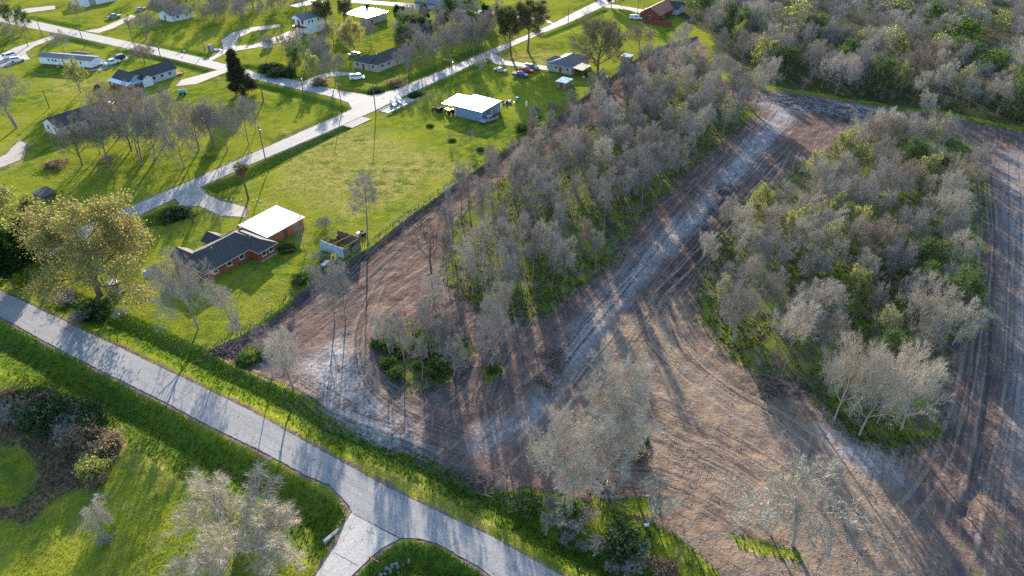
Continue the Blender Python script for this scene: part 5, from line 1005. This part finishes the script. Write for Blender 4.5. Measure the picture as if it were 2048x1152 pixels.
o = frame('rust_roofed_house', 1318, 44, 'house with rust-orange roof behind the red fence'); walls(o, 0, 19, 0, 9, 2.7, W_brick, gable=('x', 5.2)); roof(o, 0, 19, 0, 9, 2.7, 5.4, 'x', R_rust, (0, 0), .6); walls(o, 15, 22, -2.5, 0, 2.7, W_grey, gable=('y', 4.8), name='wing_wall'); roof(o, 15, 22, -2.5, 5, 2.7, 5.0, 'y', R_dark, (0, 2), .5, 'wing_roof'); opening(o, ('y', 0, -1), 4, 1, 1.2, 1.1); opening(o, ('y', 0, -1), 9, 0, 1.8, 2, 'door', glass); opening(o, ('x', 0, -1), 4.5, 1, 1.4, 1.1)
o = frame('lean_to', 90, 406, 'dark roofed lean-to behind the golden oak', 'shed'); slab(o, 0, 3.4, 0, 5, (1.3, 1.7, 1.7, 1.3), R_dark); walls(o, .2, 3.2, .2, 4.8, 1.15, W_rot); opening(o, ('x', .2, -1), 2.5, 0, .9, 1.05, 'door')
o = frame('plywood_shed', 1131, 178, 'brown plywood shed with pale tilted roof below the tan house', 'shed'); walls(o, 0, 4.2, 0, 3.4, 1.9, W_ply); slab(o, -.3, 4.5, -.3, 3.7, (2.0, 2.2, 2.25, 2.05), R_blue, ribs=5); walls(o, 4.2, 5.6, .3, 2.8, 1.5, W_grey, name='annex_wall'); opening(o, ('x', 0, -1), 1.7, 0, .9, 1.7, 'door', W_rot); opening(o, ('y', 0, -1), 2.4, .9, .7, .7)
o = frame('plywood_shed', 1258, 126, 'small tan shed under the huge round tree', 'shed'); walls(o, 0, 3.0, 0, 3.2, 2.0, W_ply); slab(o, -.25, 3.25, -.25, 3.45, (2.05, 2.2, 2.3, 2.15), R_blue, ribs=4); opening(o, ('x', 0, -1), 1.6, 0, .9, 1.7, 'door', W_rot)
# roofless hut
W_greyb = mat('grey_board', (.24, .215, .195), (.16, .14, .125), rough=.9, scale=2)
o = frame('roofless_hut', 688, 517.5, 'roofless collapsing hut with faded blue front wall', 'hut')
mb = MB(); ny = 12
for i in range(ny):
    y0, y1 = i * 6.3 / ny, (i + 1) * 6.3 / ny - .01; lo = 0.0 if i in (0, 1, 2, 10, 11) else R.uniform(.2, .95)
    MB().box(R.uniform(-.03, .01), .1, y0, y1, lo - .15, 2.4 + R.uniform(-.12, .1)).build('board', W_sky, o)
for i in range(11): MB().box(4.9, 5.0, i * .57, i * .57 + .55, -.1, 2.5 + R.uniform(-.3, .15)).build('board', W_rot, o)
for i in range(10):
    if i in (3, 4): continue
    MB().box(i * .5 + .1, i * .5 + .58, -.05, .03, -.1, (1.3 if i > 4 else 2.2) + R.uniform(-.3, .2)).build('board', W_greyb, o)
for i in range(8): MB().box(i * .62 + .1, i * .62 + .6, 6.2, 6.28, -.1, R.uniform(.5, 1.6)).build('board', W_rot, o)
for a_, b_ in (((0.05, .05, 2.42), (.05, 6.2, 2.42)), ((.05, .05, 2.4), (5, .05, 2.3)), ((0, 3, 2.4), (5, 2.2, 2.4)), ((.1, 6.2, 2.4), (4.9, 6.1, 2.5)), ((2.4, -.1, 2.3), (3.2, 1.5, .4))): MB().tube(a_, b_, .06, n=5).build('rafter', wood_m, o)
k = MB()
for i in range(40): x, y = R.uniform(.4, 4.6), R.uniform(.4, 5.8); s_ = R.uniform(.15, .5); k.box(x, x + s_, y, y + s_ * R.uniform(.4, 1), -.1, R.uniform(.1, .5))
tag(k.build('rubble', W_rot, o), kind='stuff')
# ------------------------------------------------------------------ fences, poles
o = frame('board_fence', 1287, 46, 'dark red board fence around the rust-roofed house', 'fence'); p, q = G(1287, 46), G(1345, 53); L = math.hypot(q[0] - p[0], q[1] - p[1]); o.rotation_euler = (0, 0, math.atan2(q[1] - p[1], q[0] - p[0])); o['label'] = 'dark red board fence around the rust-roofed house'
bm_ = None; nb = int(L / .3)
for i in range(nb):
    b = MB().box(0, .28, 0, .04, -.1, 1.75).mesh('board', redp) if bm_ is None else bm_; bm_ = b; link('board', b, o, (i * .3, 0, R.uniform(-.04, .04)))
for i in range(22): link('board', bm_, o, (0, .28 + i * .3, R.uniform(-.04, .04)), (0, 0, rad(78)))
for i in range(int(L / 2.4) + 1): MB().box(i * 2.4, i * 2.4 + .1, .05, .15, -.1, 1.6).build('post', wood_m, o)
rust_w = mat('dull_wire', (.16, .14, .12), rough=.9, spec=.1)
def wire_fence(line, step, label, h=1.25):
    P = smooth_line(GP(line), step); o = tag(empty('wire_fence', (P[0].x, P[0].y, 0)), label, 'fence'); pm_ = MB().tube((0, 0, -.3), (0, 0, h), .06, .05, 6).mesh('post', wood_m); tops = []
    for i, p in enumerate(P[:: 1]):
        z = zg(p.x, p.y); link('post', pm_, o, (p.x - P[0].x, p.y - P[0].y, z), (R.uniform(-.06, .06), R.uniform(-.06, .06), 0)); tops.append(Vector((p.x - P[0].x, p.y - P[0].y, z)))
    for hh in (.45, .8, 1.15):
        k = MB(); [k.tube(a + Vector((0, 0, hh)), b + Vector((0, 0, hh)), .008, n=3, cap=False) for a, b in zip(tops[:-1], tops[1:])]; k.build('wire', rust_w, o)
wire_fence([(1020, 286), (1100, 238), (1195, 168), (1290, 102)], 3.0, 'wire fence with wooden posts along the lot boundary below the tan house')
wire_fence([(408, 700), (500, 650), (560, 608), (628, 548)], 3.4, 'wire fence with wooden posts between the brick house lawn and the soil')
polem = mat('pole_wood', (.17, .125, .095), (.12, .09, .07), rough=.9, scale=1.5)
PO = [(85, 73, 35, 0, 'at the far left of the cross road'), (170, 94, 52, 0, 'behind the long trailer home'), (266, 84, 30, 0, 'across the cross road at the gravel drive'), (326, 131, 86, 1, 'with transformer near the blue porch house'), (410, 104, 68, 0, 'by the curving gravel drive'), (481, 83, 61, 2, 'short, inside the loop of the curving drive'),
      (99, 216, 178, 0, 'beside the white gabled house'), (607, 190, 146, 1, 'with transformer on the cross road before the hip-roofed house'), (684, 221, 160, 0, 'on the grass corner of the two roads'), (752, 229, 168, 0, 'brown, right at the road junction'), (905, 156, 114, 3, 'carrying a street lamp on the back road'), (842, 151, 107, 0, 'in the tree row along the back road'),
      (536, 343, 246, 1, 'beside the back road above the palm'), (1136, 50, 12, 0, 'near the top of the back road'), (1206, 42, 18, 2, 'short, by the white pickup'), (1023, 120, 96, 2, 'short, on the worn gravel by the tan house')]
for x, y, tp, kind, wh in PO:
    h = hgt(x, y, tp); o = tag(empty('utility_pole', at(x, y, -.1), GRID), 'wooden utility pole ' + wh, 'pole', 'utility poles')
    MB().tube((0, 0, 0), (0, 0, h), .16, .11, 9).build('shaft', polem, o)
    if kind != 2: MB().box(-.06, .06, -1.0, 1.0, h - .55, h - .42).build('crossarm', polem, o); [MB().tube((0, yy, h - .42), (0, yy, h - .24), .05, .04, 6).build('insulator', trim, o) for yy in (-.9, -.35, .35, .9)]
    if kind in (1, 3): MB().tube((.28, 0, h - 2.1), (.28, 0, h - 1.2), .2, .2, 10).build('transformer', steel, o)
    if kind == 3: a_ = MB().tube((0, 0, h - 1.0), (-.6, 2.6, h - .5), .05, .04, 6).build('lamp_arm', steel, o); MB().tube((-.6, 2.5, h - .5), (-.72, 3.1, h - .52), .14, .1, 8).build('lamp_head', trim, a_)
o = tag(empty('utility_pole', at(228, 618, -.1)), 'leaning cut pole in front of the golden oak', 'pole'); MB().tube((0, 0, 0), (-1.1, 1.5, 6.0), .14, .11, 9).build('shaft', polem, o); MB().tube((-1.1, 1.5, 6.0), (-1.1, 1.5, 6.12), .12, .1, 9).build('cap', steel, o)
def snag(px, py, top, label):
    h = hgt(px, py, top); o = tag(empty('dead_snag', at(px, py, -.1), R.uniform(0, 6)), label, 'dead tree'); MB().tube((0, 0, 0), (.1, 0, h * .6), .24, .18, 8).tube((.1, 0, h * .58), (.25, .1, h), .17, .07, 7).build('trunk', BK[b_], o)
    MB().tube((.1, 0, h * .6), (-.6, .2, h * .86), .1, .05, 6).tube((.12, 0, h * .7), (.5, .7, h * .9), .08, .03, 6).build('broken_limb', BK[b_], o)
b_ = 'brown'
snag(527, 203, 172, 'broken dead trunk on the lawn right of the cedar'); snag(386, 446, 418, 'broken dead trunk by the gravel drive'); snag(287, 494, 476, 'stump beside the fallen log')
# ------------------------------------------------------------------ vehicles
PAINT = {k: mat('paint_' + k, c, tuple(v * .92 for v in c), rough=.28, scale=.4, spec=.6) for k, c in dict(white=(.80, .80, .80), red=(.45, .035, .03), blue=(.03, .07, .22), teal=(.05, .16, .19), maroon=(.14, .03, .03), dark=(.03, .035, .04), tan=(.46, .42, .36), grey=(.28, .30, .33), green=(.14, .28, .27)).items()}
lampr = mat('tail_lamp', (.4, .02, .02), rough=.3); lampw = mat('head_lamp', (.75, .75, .72), rough=.2)
def vehicle(kind, colr, rear, front, label, name=None, L=None):
    p, q = G(*rear), G(*front); an = math.atan2(q[1] - p[1], q[0] - p[0]); Lr = L or {'pickup': 5.7, 'topper': 5.7, 'suv': 4.9, 'car': 4.7, 'van': 5.0}[kind]
    cx, cy = (p[0] + q[0]) / 2, (p[1] + q[1]) / 2; o = tag(empty(name or {'pickup': 'pickup_truck', 'topper': 'pickup_truck', 'suv': 'parked_suv', 'car': 'parked_car', 'van': 'parked_van'}[kind], (cx - math.cos(an) * Lr / 2, cy - math.sin(an) * Lr / 2, zg(cx, cy)), an), label, 'truck' if kind in ('pickup', 'topper') else 'car', 'parked vehicles')
    m = PAINT[colr]; k = Lr / 5.7; W = .95 if kind != 'car' else .88
    tuck = lambda z: .0 if z < .95 else (z - .95) * .28
    if kind in ('pickup', 'topper'):
        lower = [(.05, .45), (.0, .62), (.03, 1.12), (2.05, 1.12), (3.9, 1.15), (5.35, 1.05), (5.68, .92), (5.7, .5), (5.5, .38), (.3, .38)]; cab = [(1.98, 1.1), (2.1, 1.82), (2.4, 1.88), (3.35, 1.86), (3.65, 1.75), (4.3, 1.12)]; gz = [(2.12, 1.2), (2.2, 1.72), (3.45, 1.72), (3.95, 1.2)]
    elif kind == 'suv': lower = [(.05, .45), (.0, .7), (.05, 1.1), (3.4, 1.1), (4.6, 1.0), (4.88, .85), (4.9, .5), (4.7, .36), (.3, .36)]; cab = [(.05, 1.08), (.25, 1.72), (.5, 1.8), (2.7, 1.78), (2.95, 1.68), (3.6, 1.08)]; gz = [(.35, 1.18), (.48, 1.64), (2.8, 1.64), (3.2, 1.18)]
    elif kind == 'van': lower = [(.05, .4), (.0, .7), (.05, 1.1), (4.3, 1.1), (4.9, .95), (5.0, .5), (4.8, .36), (.2, .36)]; cab = [(.05, 1.08), (.1, 1.9), (.3, 1.98), (3.6, 1.95), (3.9, 1.8), (4.5, 1.08)]; gz = [(.3, 1.2), (.35, 1.75), (3.7, 1.75), (4.1, 1.2)]
    else: lower = [(.05, .4), (.0, .62), (.08, .95), (1.0, .98), (3.4, .95), (4.4, .85), (4.66, .7), (4.7, .45), (4.5, .3), (.25, .3)]; cab = [(.75, .96), (1.25, 1.36), (1.6, 1.43), (2.5, 1.43), (2.8, 1.36), (3.55, .95)]; gz = [(1.1, 1.02), (1.4, 1.34), (2.65, 1.34), (3.2, 1.02)]
    kk = Lr / lower[[i for i, v in enumerate(lower) if v[0] == max(t[0] for t in lower)][0]][0]
    if kind == 'pickup':
        body = MB().prism(lower, -W, W).build('body', m, o); MB().box(.12, 1.95, -W + .12, W - .12, 1.115, 1.128).build('bed', black, body)
    else: body = MB().prism(lower, -W, W).build('body', m, o)
    cb = MB().prism(cab, -W + .02, W - .02, lambda z: max(0, z - 1.0) * .28).build('cab', m, o)
    ins = lambda z: max(0, z - 1.0) * .28 - .012
    for s in (-1, 1): 
        n_ = len(gz); k_ = MB(); y_ = lambda z: s * (W - .02 - ins(z)); k_.add([(x, y_(z), z) for x, z in gz] + [(x, y_(z) - s * .04, z) for x, z in gz], [tuple(range(n_)) if s < 0 else tuple(range(n_ - 1, -1, -1))] + [(i, (i + 1) % n_, n_ + (i + 1) % n_, n_ + i) for i in range(n_)]); k_.build('side_window', glass, cb)
    (xa, za), (xb, zb) = cab[-1], cab[-2]; e = .03; f1, f2 = .12, .88
    ws = [(xa + (xb - xa) * f + e, za + (zb - za) * f + e) for f in (f1, f2)]; MB().add([(x, y, z) for x, z in ws for y in (-W + .2 + (z - 1) * .2, W - .2 - (z - 1) * .2)], [(0, 1, 3, 2)]).build('windscreen', glass, cb)
    (xa, za), (xb, zb) = cab[0], cab[1]; ws = [(xa + (xb - xa) * f - e, za + (zb - za) * f) for f in (.25, .9)]; MB().add([(x, y, z) for x, z in ws for y in (-W + .25, W - .25)], [(0, 2, 3, 1)]).build('rear_window', glass, cb)
    if kind == 'topper': MB().prism([(.05, 1.1), (.12, 1.78), (1.95, 1.82), (1.98, 1.1)], -W + .03, W - .03, lambda z: max(0, z - 1.0) * .2).build('camper_top', m, o); [MB().box(.35, 1.75, s * (W - .12) - .05, s * (W - .12) + .05, 1.3, 1.62).build('camper_window', glass, o) for s in (-1, 1)]
    top = max(t[0] for t in lower)
    for xw in (top * .19, top * .81):
        for s in (-1, 1): wv = MB().tube((xw, s * (W - .24), .36), (xw, s * (W + .02), .36), .36, .36, 14).build('wheel', black, o); MB().tube((xw, s * (W + .0), .36), (xw, s * (W + .035), .36), .2, .18, 8).build('rim', steel, wv)
    for s in (-1, 1): MB().box(-.03, .04, s * (W - .18) - .1, s * (W - .18) + .1, .75, .98).build('tail_lamp', lampr, o); MB().box(top - .12, top + .01, s * (W - .22) - .14, s * (W - .22) + .14, .7, .84).build('head_lamp', lampw, o)
    return o
vehicle('suv', 'white', (20, 125), (52, 120), 'white SUV parked on the left lawn, nearer the lawn'); vehicle('van', 'white', (12, 118), (31, 112), 'white van behind the white SUV at the left edge')
vehicle('pickup', 'white', (240, 124), (208, 133), 'white pickup parked right of the trailer home'); vehicle('suv', 'dark', (247, 117), (226, 122), 'dark SUV behind the white pickup by the trailer home'); vehicle('car', 'maroon', (208, 127), (189, 132), 'maroon car between the trailer home and the white pickup')
vehicle('car', 'white', (199, 213), (226, 211), 'white car behind the white gabled house'); vehicle('pickup', 'green', (211, 39), (246, 33), 'teal pickup on the lawn by the top left drive'); vehicle('car', 'grey', (271, 24), (292, 18), 'grey car by the far house at the top left')
vehicle('van', 'white', (704, 159), (720, 158), 'small white van in front of the hip-roofed house', L=4.2); vehicle('car', 'grey', (701, 113), (718, 110), 'grey car behind the hip-roofed house'); vehicle('car', 'tan', (990, 141), (1012, 145), 'tan car on the worn gravel left of the pickups')
vehicle('pickup', 'blue', (1025, 150), (1056, 155), 'dark blue pickup, nearest of the three by the tan house'); vehicle('pickup', 'red', (1035, 141), (1068, 146), 'red pickup between blue pickup and teal SUV'); vehicle('suv', 'teal', (1051, 136), (1075, 140), 'dark teal SUV, farthest of the three by the tan house')
vehicle('topper', 'white', (1256, 37), (1288, 39), 'white pickup with camper top at the top right lawn'); vehicle('suv', 'white', (1291, 25), (1308, 27), 'white SUV beside the rust-roofed house'); vehicle('pickup', 'grey', (988, 240), (968, 247), 'grey pickup in the shade of the metal barn')
# utility cart
p, q = G(226, 577), G(247, 591); an = math.atan2(q[1] - p[1], q[0] - p[0]); o = tag(empty('utility_cart', (p[0], p[1], zg(*p)), an), 'white-roofed utility cart with black front beside the golden oak', 'cart')
MB().prism([(0, .35), (0, .95), (1.3, .95), (1.5, .55), (2.1, .55), (2.3, .95), (3.2, .8), (3.3, .4)], -.75, .75).build('body', PAINT['white'], o); MB().box(2.35, 3.15, -.7, .7, .88, .97).build('bonnet', black, o); MB().box(.2, 2.1, -.78, .78, 1.9, 1.98).build('roof', PAINT['white'], o); MB().box(1.35, 1.75, -.6, .6, .6, 1.2).build('seat', black, o)
for x in (.3, 2.05): [MB().tube((x, s * .7, .9), (x, s * .7, 1.9), .04, n=6).build('roof_post', black, o) for s in (-1, 1)]
for x in (.6, 2.75): [MB().tube((x, s * .58, .32), (x, s * .85, .32), .32, n=12).build('wheel', black, o) for s in (-1, 1)]
MB().box(.05, 1.2, -.65, .65, .95, 1.15).build('cargo_box', PAINT['white'], o)
# ------------------------------------------------------------------ yard things
def thing(name, px, py, label, cat, rz=GRID, dz=0.0, group=None): return tag(empty(name, at(px, py, dz), rz), label, cat, group)
blue_p = mat('blue_plastic', (.03, .20, .55), rough=.45); tealp = mat('teal_plastic', (.12, .36, .38), (.2, .42, .44), rough=.5); rust = mat('rusty_iron', (.14, .065, .04), (.07, .045, .035), rough=.85, scale=3)
o = thing('water_drum', 293, 556, 'blue plastic drum on a stand by the brick house lawn', 'drum'); MB().tube((0, 0, .55), (0, 0, 1.45), .42, .42, 14).build('drum', blue_p, o); MB().tube((0, 0, 1.45), (0, 0, 1.53), .4, .15, 14).build('lid', PAINT['white'], o); [MB().box(x - .05, x + .05, y - .05, y + .05, -.1, .55).build('leg', wood_m, o) for x in (-.3, .3) for y in (-.3, .3)]
o = thing('tank_trailer', 366, 188, 'small teal rounded tank on wheels on the lawn', 'tank', .3); MB().tube((-1.1, 0, 1.0), (1.1, 0, 1.0), .62, .62, 14).build('tank', tealp, o); [MB().tube((x, -.55, .3), (x, .55, .3), .3, n=10).build('wheel', black, o) for x in (-.6, .6)]; MB().box(-1.2, 1.3, -.4, .4, .34, .46).build('chassis', rust, o)
def scrap(px, py, n, spread, label, name='scrap_heap'):
    o = thing(name, px, py, label, 'scrap'); a, b, c = MB(), MB(), MB()
    for i in range(n):
        x, y, s = R.gauss(0, spread), R.gauss(0, spread * .6), R.uniform(.25, .8); m_ = (a, a, b, c)[i % 4]
        if i % 3: m_.box(x, x + s, y, y + s * R.uniform(.3, .9), 0, R.uniform(.2, .9))
        else: m_.tube((x, y, R.uniform(.1, .5)), (x + R.uniform(-1, 1), y + R.uniform(-1, 1), R.uniform(.2, 1.2)), R.uniform(.05, .25), n=7)
    [tag(q_.build(n_, m_, o), kind='stuff') for q_, n_, m_ in ((a, 'iron_scrap', rust), (b, 'pale_scrap', PAINT['white']), (c, 'dark_scrap', black))]
def tractor(px, py, label, rz, m):
    o = thing('farm_tractor', px, py, label, 'tractor', rz); MB().prism([(.3, .7), (.3, 1.2), (1.1, 1.25), (2.6, 1.15), (2.75, .7)], -.32, .32).build('hood', m, o); MB().box(-.3, .4, -.35, .35, .6, 1.0).box(-.3, .05, -.3, .3, 1.0, 1.45).build('seat', black, o)
    for s in (-1, 1): MB().tube((0, s * .55, .7), (0, s * .95, .7), .7, n=16).build('rear_wheel', black, o); MB().tube((2.3, s * .5, .38), (2.3, s * .75, .38), .38, n=12).build('front_wheel', black, o); MB().box(-.5, .5, s * .75 - .2, s * .75 + .2, 1.42, 1.48).build('fender', m, o)
    MB().tube((1.9, .1, 1.15), (1.9, .1, 1.9), .05, n=6).build('exhaust', black, o); MB().tube((.55, 0, 1.2), (.35, 0, 1.55), .04, n=6).build('steering_column', black, o)
tractor(880, 224, 'rusty old tractor under the barn side roof, left', 2.6, rust); tractor(902, 229, 'rusty old tractor under the barn side roof, right', 2.2, PAINT['maroon'])
scrap(1015, 206, 26, 1.6, 'heap of rusty machinery and scrap right of the barn'); scrap(1075, 236, 10, .9, 'small pale scrap heap near the boundary'); scrap(1170, 152, 16, 1.2, 'clutter of household things under the patio cover'); scrap(722, 474, 12, .8, 'white rubble behind the roofless hut', 'rubble_heap'); scrap(1212, 156, 9, .8, 'odds and ends at the foot of the huge round tree'); scrap(165, 264, 8, .8, 'small yard clutter behind the white gabled house wall')
o = thing('gas_tank', 1053, 213, 'upright white gas tank on the lawn right of the scrap', 'tank'); MB().tube((0, 0, .1), (0, 0, 1.6), .32, .32, 12).tube((0, 0, 1.6), (0, 0, 1.8), .32, .12, 12).build('tank', PAINT['white'], o); MB().tube((0, 0, 1.8), (0, 0, 1.95), .1, .1, 8).build('valve', steel, o)
o = thing('green_bin', 1034, 201, 'green bin with white lid beside the scrap heap', 'bin'); MB().box(-.4, .4, -.4, .4, 0, 1.0, (-.45, .45, -.45, .45)).build('bin', PAINT['green'], o); MB().box(-.48, .48, -.48, .48, 1.0, 1.08).build('lid', PAINT['white'], o)
# culvert pipes on their pad, beam, slab bridge
o = thing('concrete_pad', 757, 222, 'grey concrete pad beside the road junction', 'pad', GRID); o.location.z = .0; MB().box(0, 13.5, -3.2, -.4, -.5, .10).build('slab', mat('grey_concrete', (.27, .28, .30), (.22, .23, .245), rough=.85, scale=.8), o); MB().box(0, 13.5, -.4, -.1, -.3, .22).build('edge_beam', concm, o)
for i, (x, y) in enumerate(((790, 213), (802, 208))):
    o = thing('culvert_pipe', x, y, ['left', 'right'][i] + ' of two white concrete culvert pipes on the pad', 'pipe', 0, group='culvert pipes on the pad'); o.location.z = .12; mb = MB(); n = 18; Lp = 2.6
    d = Vector((-.45, .9, 0)).normalized(); sd2 = Vector((-d.y, d.x, 0)); ring = lambda t, r: [d * t + sd2 * (math.cos(2 * math.pi * j / n) * r) + Vector((0, 0, .8 + math.sin(2 * math.pi * j / n) * r)) for j in range(n)]
    vs_ = ring(0, .8) + ring(Lp, .8) + ring(0, .66) + ring(Lp, .66); fs = []
    for j in range(n): k = (j + 1) % n; fs += [(j, k, n + k, n + j), (2 * n + k, 2 * n + j, 3 * n + j, 3 * n + k), (k, j, 2 * n + j, 2 * n + k), (n + j, n + k, 3 * n + k, 3 * n + j)]
    mb.add(vs_, fs).build('pipe', PAINT['white'], o); MB().add([ring(t, .83)[j] for t in (0, .25) for j in range(n)] , [(j, (j + 1) % n, n + (j + 1) % n, n + j) for j in range(n)]).build('collar', concm, o)
o = thing('long_beam', 775, 229, 'long pale beam lying behind the concrete pad', 'beam'); q = G(838, 199); p = G(775, 229); o.rotation_euler.z = math.atan2(q[1] - p[1], q[0] - p[0]); L = math.hypot(q[0] - p[0], q[1] - p[1]); o.location.z = .25; MB().box(0, L * .62, -.22, .22, 0, .32).build('beam', ivory, o); MB().box(L * .63, L, -.18, .18, 0, .22).build('beam', wood_m, o)
o = thing('slab_bridge', 686, 252, 'weathered plank slab bridging the ditch by the back road', 'bridge', GRID); o.location.z = 0
for i in range(9): MB().box(0, 8.0, -3.6 + i * .4, -3.22 + i * .4, .02, .22 + R.uniform(-.02, .02)).build('plank', mat('grey_plank', (.40, .37, .35), (.31, .285, .27), rough=.9, scale=1.4), o)
for x in (.3, 7.5): MB().box(x, x + .3, -3.5, -.1, -1.2, .02).build('abutment', concm, o)
o = thing('fallen_log', 249, 511, 'grey fallen log lying on the lawn below the golden oak', 'log', 0); p, q = G(249, 511), G(306, 491); d = Vector((q[0] - p[0], q[1] - p[1], 0)); MB().tube((0, 0, .25), d * .55 + Vector((0, 0, .28)), .26, .22, 9).build('log', BK['pale'], o); MB().tube(d * .6 + Vector((0, 0, .22)), d + Vector((0, 0, .2)), .16, .1, 7).build('broken_end', BK['grey'], o)
o = thing('white_sheet', 648, 530, 'white board lying on the grass before the hut', 'board', 1.2); MB().box(-.5, 1.6, -.45, .45, .12, .2).build('board', PAINT['white'], o); MB().box(-1.8, -.7, -.4, .3, .05, .14).build('broken_board', wood_m, o)
for i, (x, y) in enumerate(((452, 400), (463, 401), (474, 402), (484, 401), (506, 402), (515, 400), (521, 403))): o = thing('white_stone', x, y, 'white stone, number %s from the left in the row by the palm' % ('one two three four five six seven'.split()[i]), 'stone', R.uniform(0, 3), group='white stones by the palm'); MB().box(-.2, .2, -.15, .15, -.1, .22, (-.1, .12, -.08, .07)).build('stone', PAINT['white'], o)
o = thing('mail_box', 370, 108, 'white mailbox on a post by the cross road', 'mailbox'); MB().box(-.05, .05, -.05, .05, -.2, 1.05).build('post', wood_m, o); MB().prism([(-.3, 1.05), (-.3, 1.3), (-.15, 1.4), (.15, 1.4), (.3, 1.3), (.3, 1.05)], -.16, .16).build('box', PAINT['white'], o)
o = thing('wooden_booth', 423, 103, 'narrow wooden booth by the curving drive', 'booth'); MB().box(-.8, .8, -.8, .8, -.1, 2.4).build('wall', W_tan, o); slab(o, -1, 1, -1, 1, (2.45, 2.5, 2.6, 2.5), R_dark); MB().box(-.84, -.8, -.4, .4, 0, 1.9).build('door', W_rot, o)
o = thing('white_boat', 432, 101, 'upturned white dinghy beside the wooden booth', 'boat', .2); MB().prism([(-1.6, .05), (-1.3, .45), (0, .6), (1.3, .5), (1.9, .05)], -.6, .6, lambda z: z * .5).build('hull', PAINT['white'], o); MB().box(-1.5, 1.7, -.03, .03, .45, .64).build('keel', W_grey, o)
# culvert ends by the side road
o = thing('culvert_headwall', 648, 1082, 'weathered concrete culvert headwall left of the side road', 'headwall', 0); p, q = G(648, 1082), G(690, 1048); an = math.atan2(q[1] - p[1], q[0] - p[0]); o.rotation_euler.z = an; L = math.hypot(q[0] - p[0], q[1] - p[1]); o.location.z = -.15; MB().box(0, L, -.2, .25, -1.4, .12).build('wall', concm, o); MB().tube((L * .5, .3, -1.0), (L * .5, .75, -1.0), .45, n=14).build('pipe_mouth', black, o)
o = thing('rubble_heap', 778, 1128, 'heap of broken pale concrete right of the side road', 'rubble', .6, -.1); 
rubc = mat('dirty_concrete', (.30, .27, .235), (.19, .17, .15), rough=.95, scale=1.5)
for i in range(22):
    x, y, s = R.gauss(0, 1.2), R.gauss(0, .4), R.uniform(.1, .32); k = MB().box(-s, s, -s * .7, s * .6, -.2, .25 * s + .1, (-s * .8, s * .7, -s * .5, s * .5)).build('chunk', rubc, o); k.location = (x, y, R.uniform(0, .35)); k.rotation_euler = (R.uniform(-.4, .4), R.uniform(-.4, .4), R.uniform(0, 3))
o = thing('red_rail', 737, 1118, 'short rusty red rail at the corner of the side road', 'rail', -.5); MB().tube((0, 0, .55), (1.6, 0, .6), .05, n=6).build('rail', redp, o); [MB().tube((x, 0, -.2), (x, 0, .6), .05, n=6).build('post', redp, o) for x in (.15, 1.45)]
o = thing('red_hydrant', 12, 553, 'small red ring-topped hydrant at the left edge by the junction', 'hydrant'); MB().tube((0, 0, -.1), (0, 0, .75), .17, .15, 10).tube((0, 0, .75), (0, 0, .95), .2, .06, 10).build('barrel', redp, o); [MB().tube((0, 0, .55), (.3 * s, 0, .55), .09, n=8).build('outlet', redp, o) for s in (-1, 1)]
o = thing('white_jug', 1289, 1053, 'small white container lying under the drooping tree', 'container', .4); MB().tube((0, 0, .25), (.5, 0, .25), .22, .2, 10).build('jug', PAINT['white'], o); MB().tube((.5, 0, .25), (.65, 0, .25), .08, .07, 8).build('neck', PAINT['white'], o)
def brush(px, py, n, sp, label, dark=True):
    o = thing('brush_pile', px, py, label, 'brush', R.uniform(0, 3)); V0 = []; V1 = []
    for i in range(n): 
        x, y = R.gauss(0, sp), R.gauss(0, sp * .5); a = R.uniform(0, 6.28); L = R.uniform(.6, 2.2); z = max(0, .7 - math.hypot(x, y) / sp * .35) * R.random(); V0.append((x - math.cos(a) * L / 2, y - math.sin(a) * L / 2, z)); V1.append((x + math.cos(a) * L / 2, y + math.sin(a) * L / 2, z + R.uniform(0, .6)))
    r0 = np.array([R.uniform(.02, .09) for _ in range(n)]); v, q = frusta(V0, V1, r0, r0 * .6, 5); tag(link('stick_tangle', np_mesh('stick_tangle', v, quads=q, mats=[BK['brown'] if dark else BK['pale']]), o), kind='stuff')
    mb = MB(); ring = 10; pts_ = [(0, 0, .45)] + [(math.cos(j / ring * 6.283) * sp * R.uniform(.8, 1.2), math.sin(j / ring * 6.283) * sp * .55 * R.uniform(.8, 1.2), -.15) for j in range(ring)]; mb.add(pts_, [(0, 1 + j, 1 + (j + 1) % ring) for j in range(ring)]).build('earth_mound', mat('dark_soil', (.055, .042, .036), (.10, .08, .068), rough=.95, scale=3, bump=.05), o)
brush(1112, 725, 90, 1.6, 'dark brush and root pile on the soil beside the pale strip'); brush(1090, 765, 60, 1.2, 'smaller dark root pile below the brush pile'); brush(440, 700, 80, 1.6, 'dark brush pile at the left corner of the lot'); brush(1545, 775, 60, 2.2, 'low dark root heap on the muddy crossing'); brush(960, 965, 50, 1.4, 'low brush heap above the ditch weeds'); brush(1215, 985, 60, 1.6, 'pale brush heap under the bent-trunked tree', False); brush(920, 352, 50, 1.1, 'dark brush heap at the lawn corner of the lot')
brush(1185, 250, 50, 1.6, 'dark brush heap at the boundary by the upper strip')
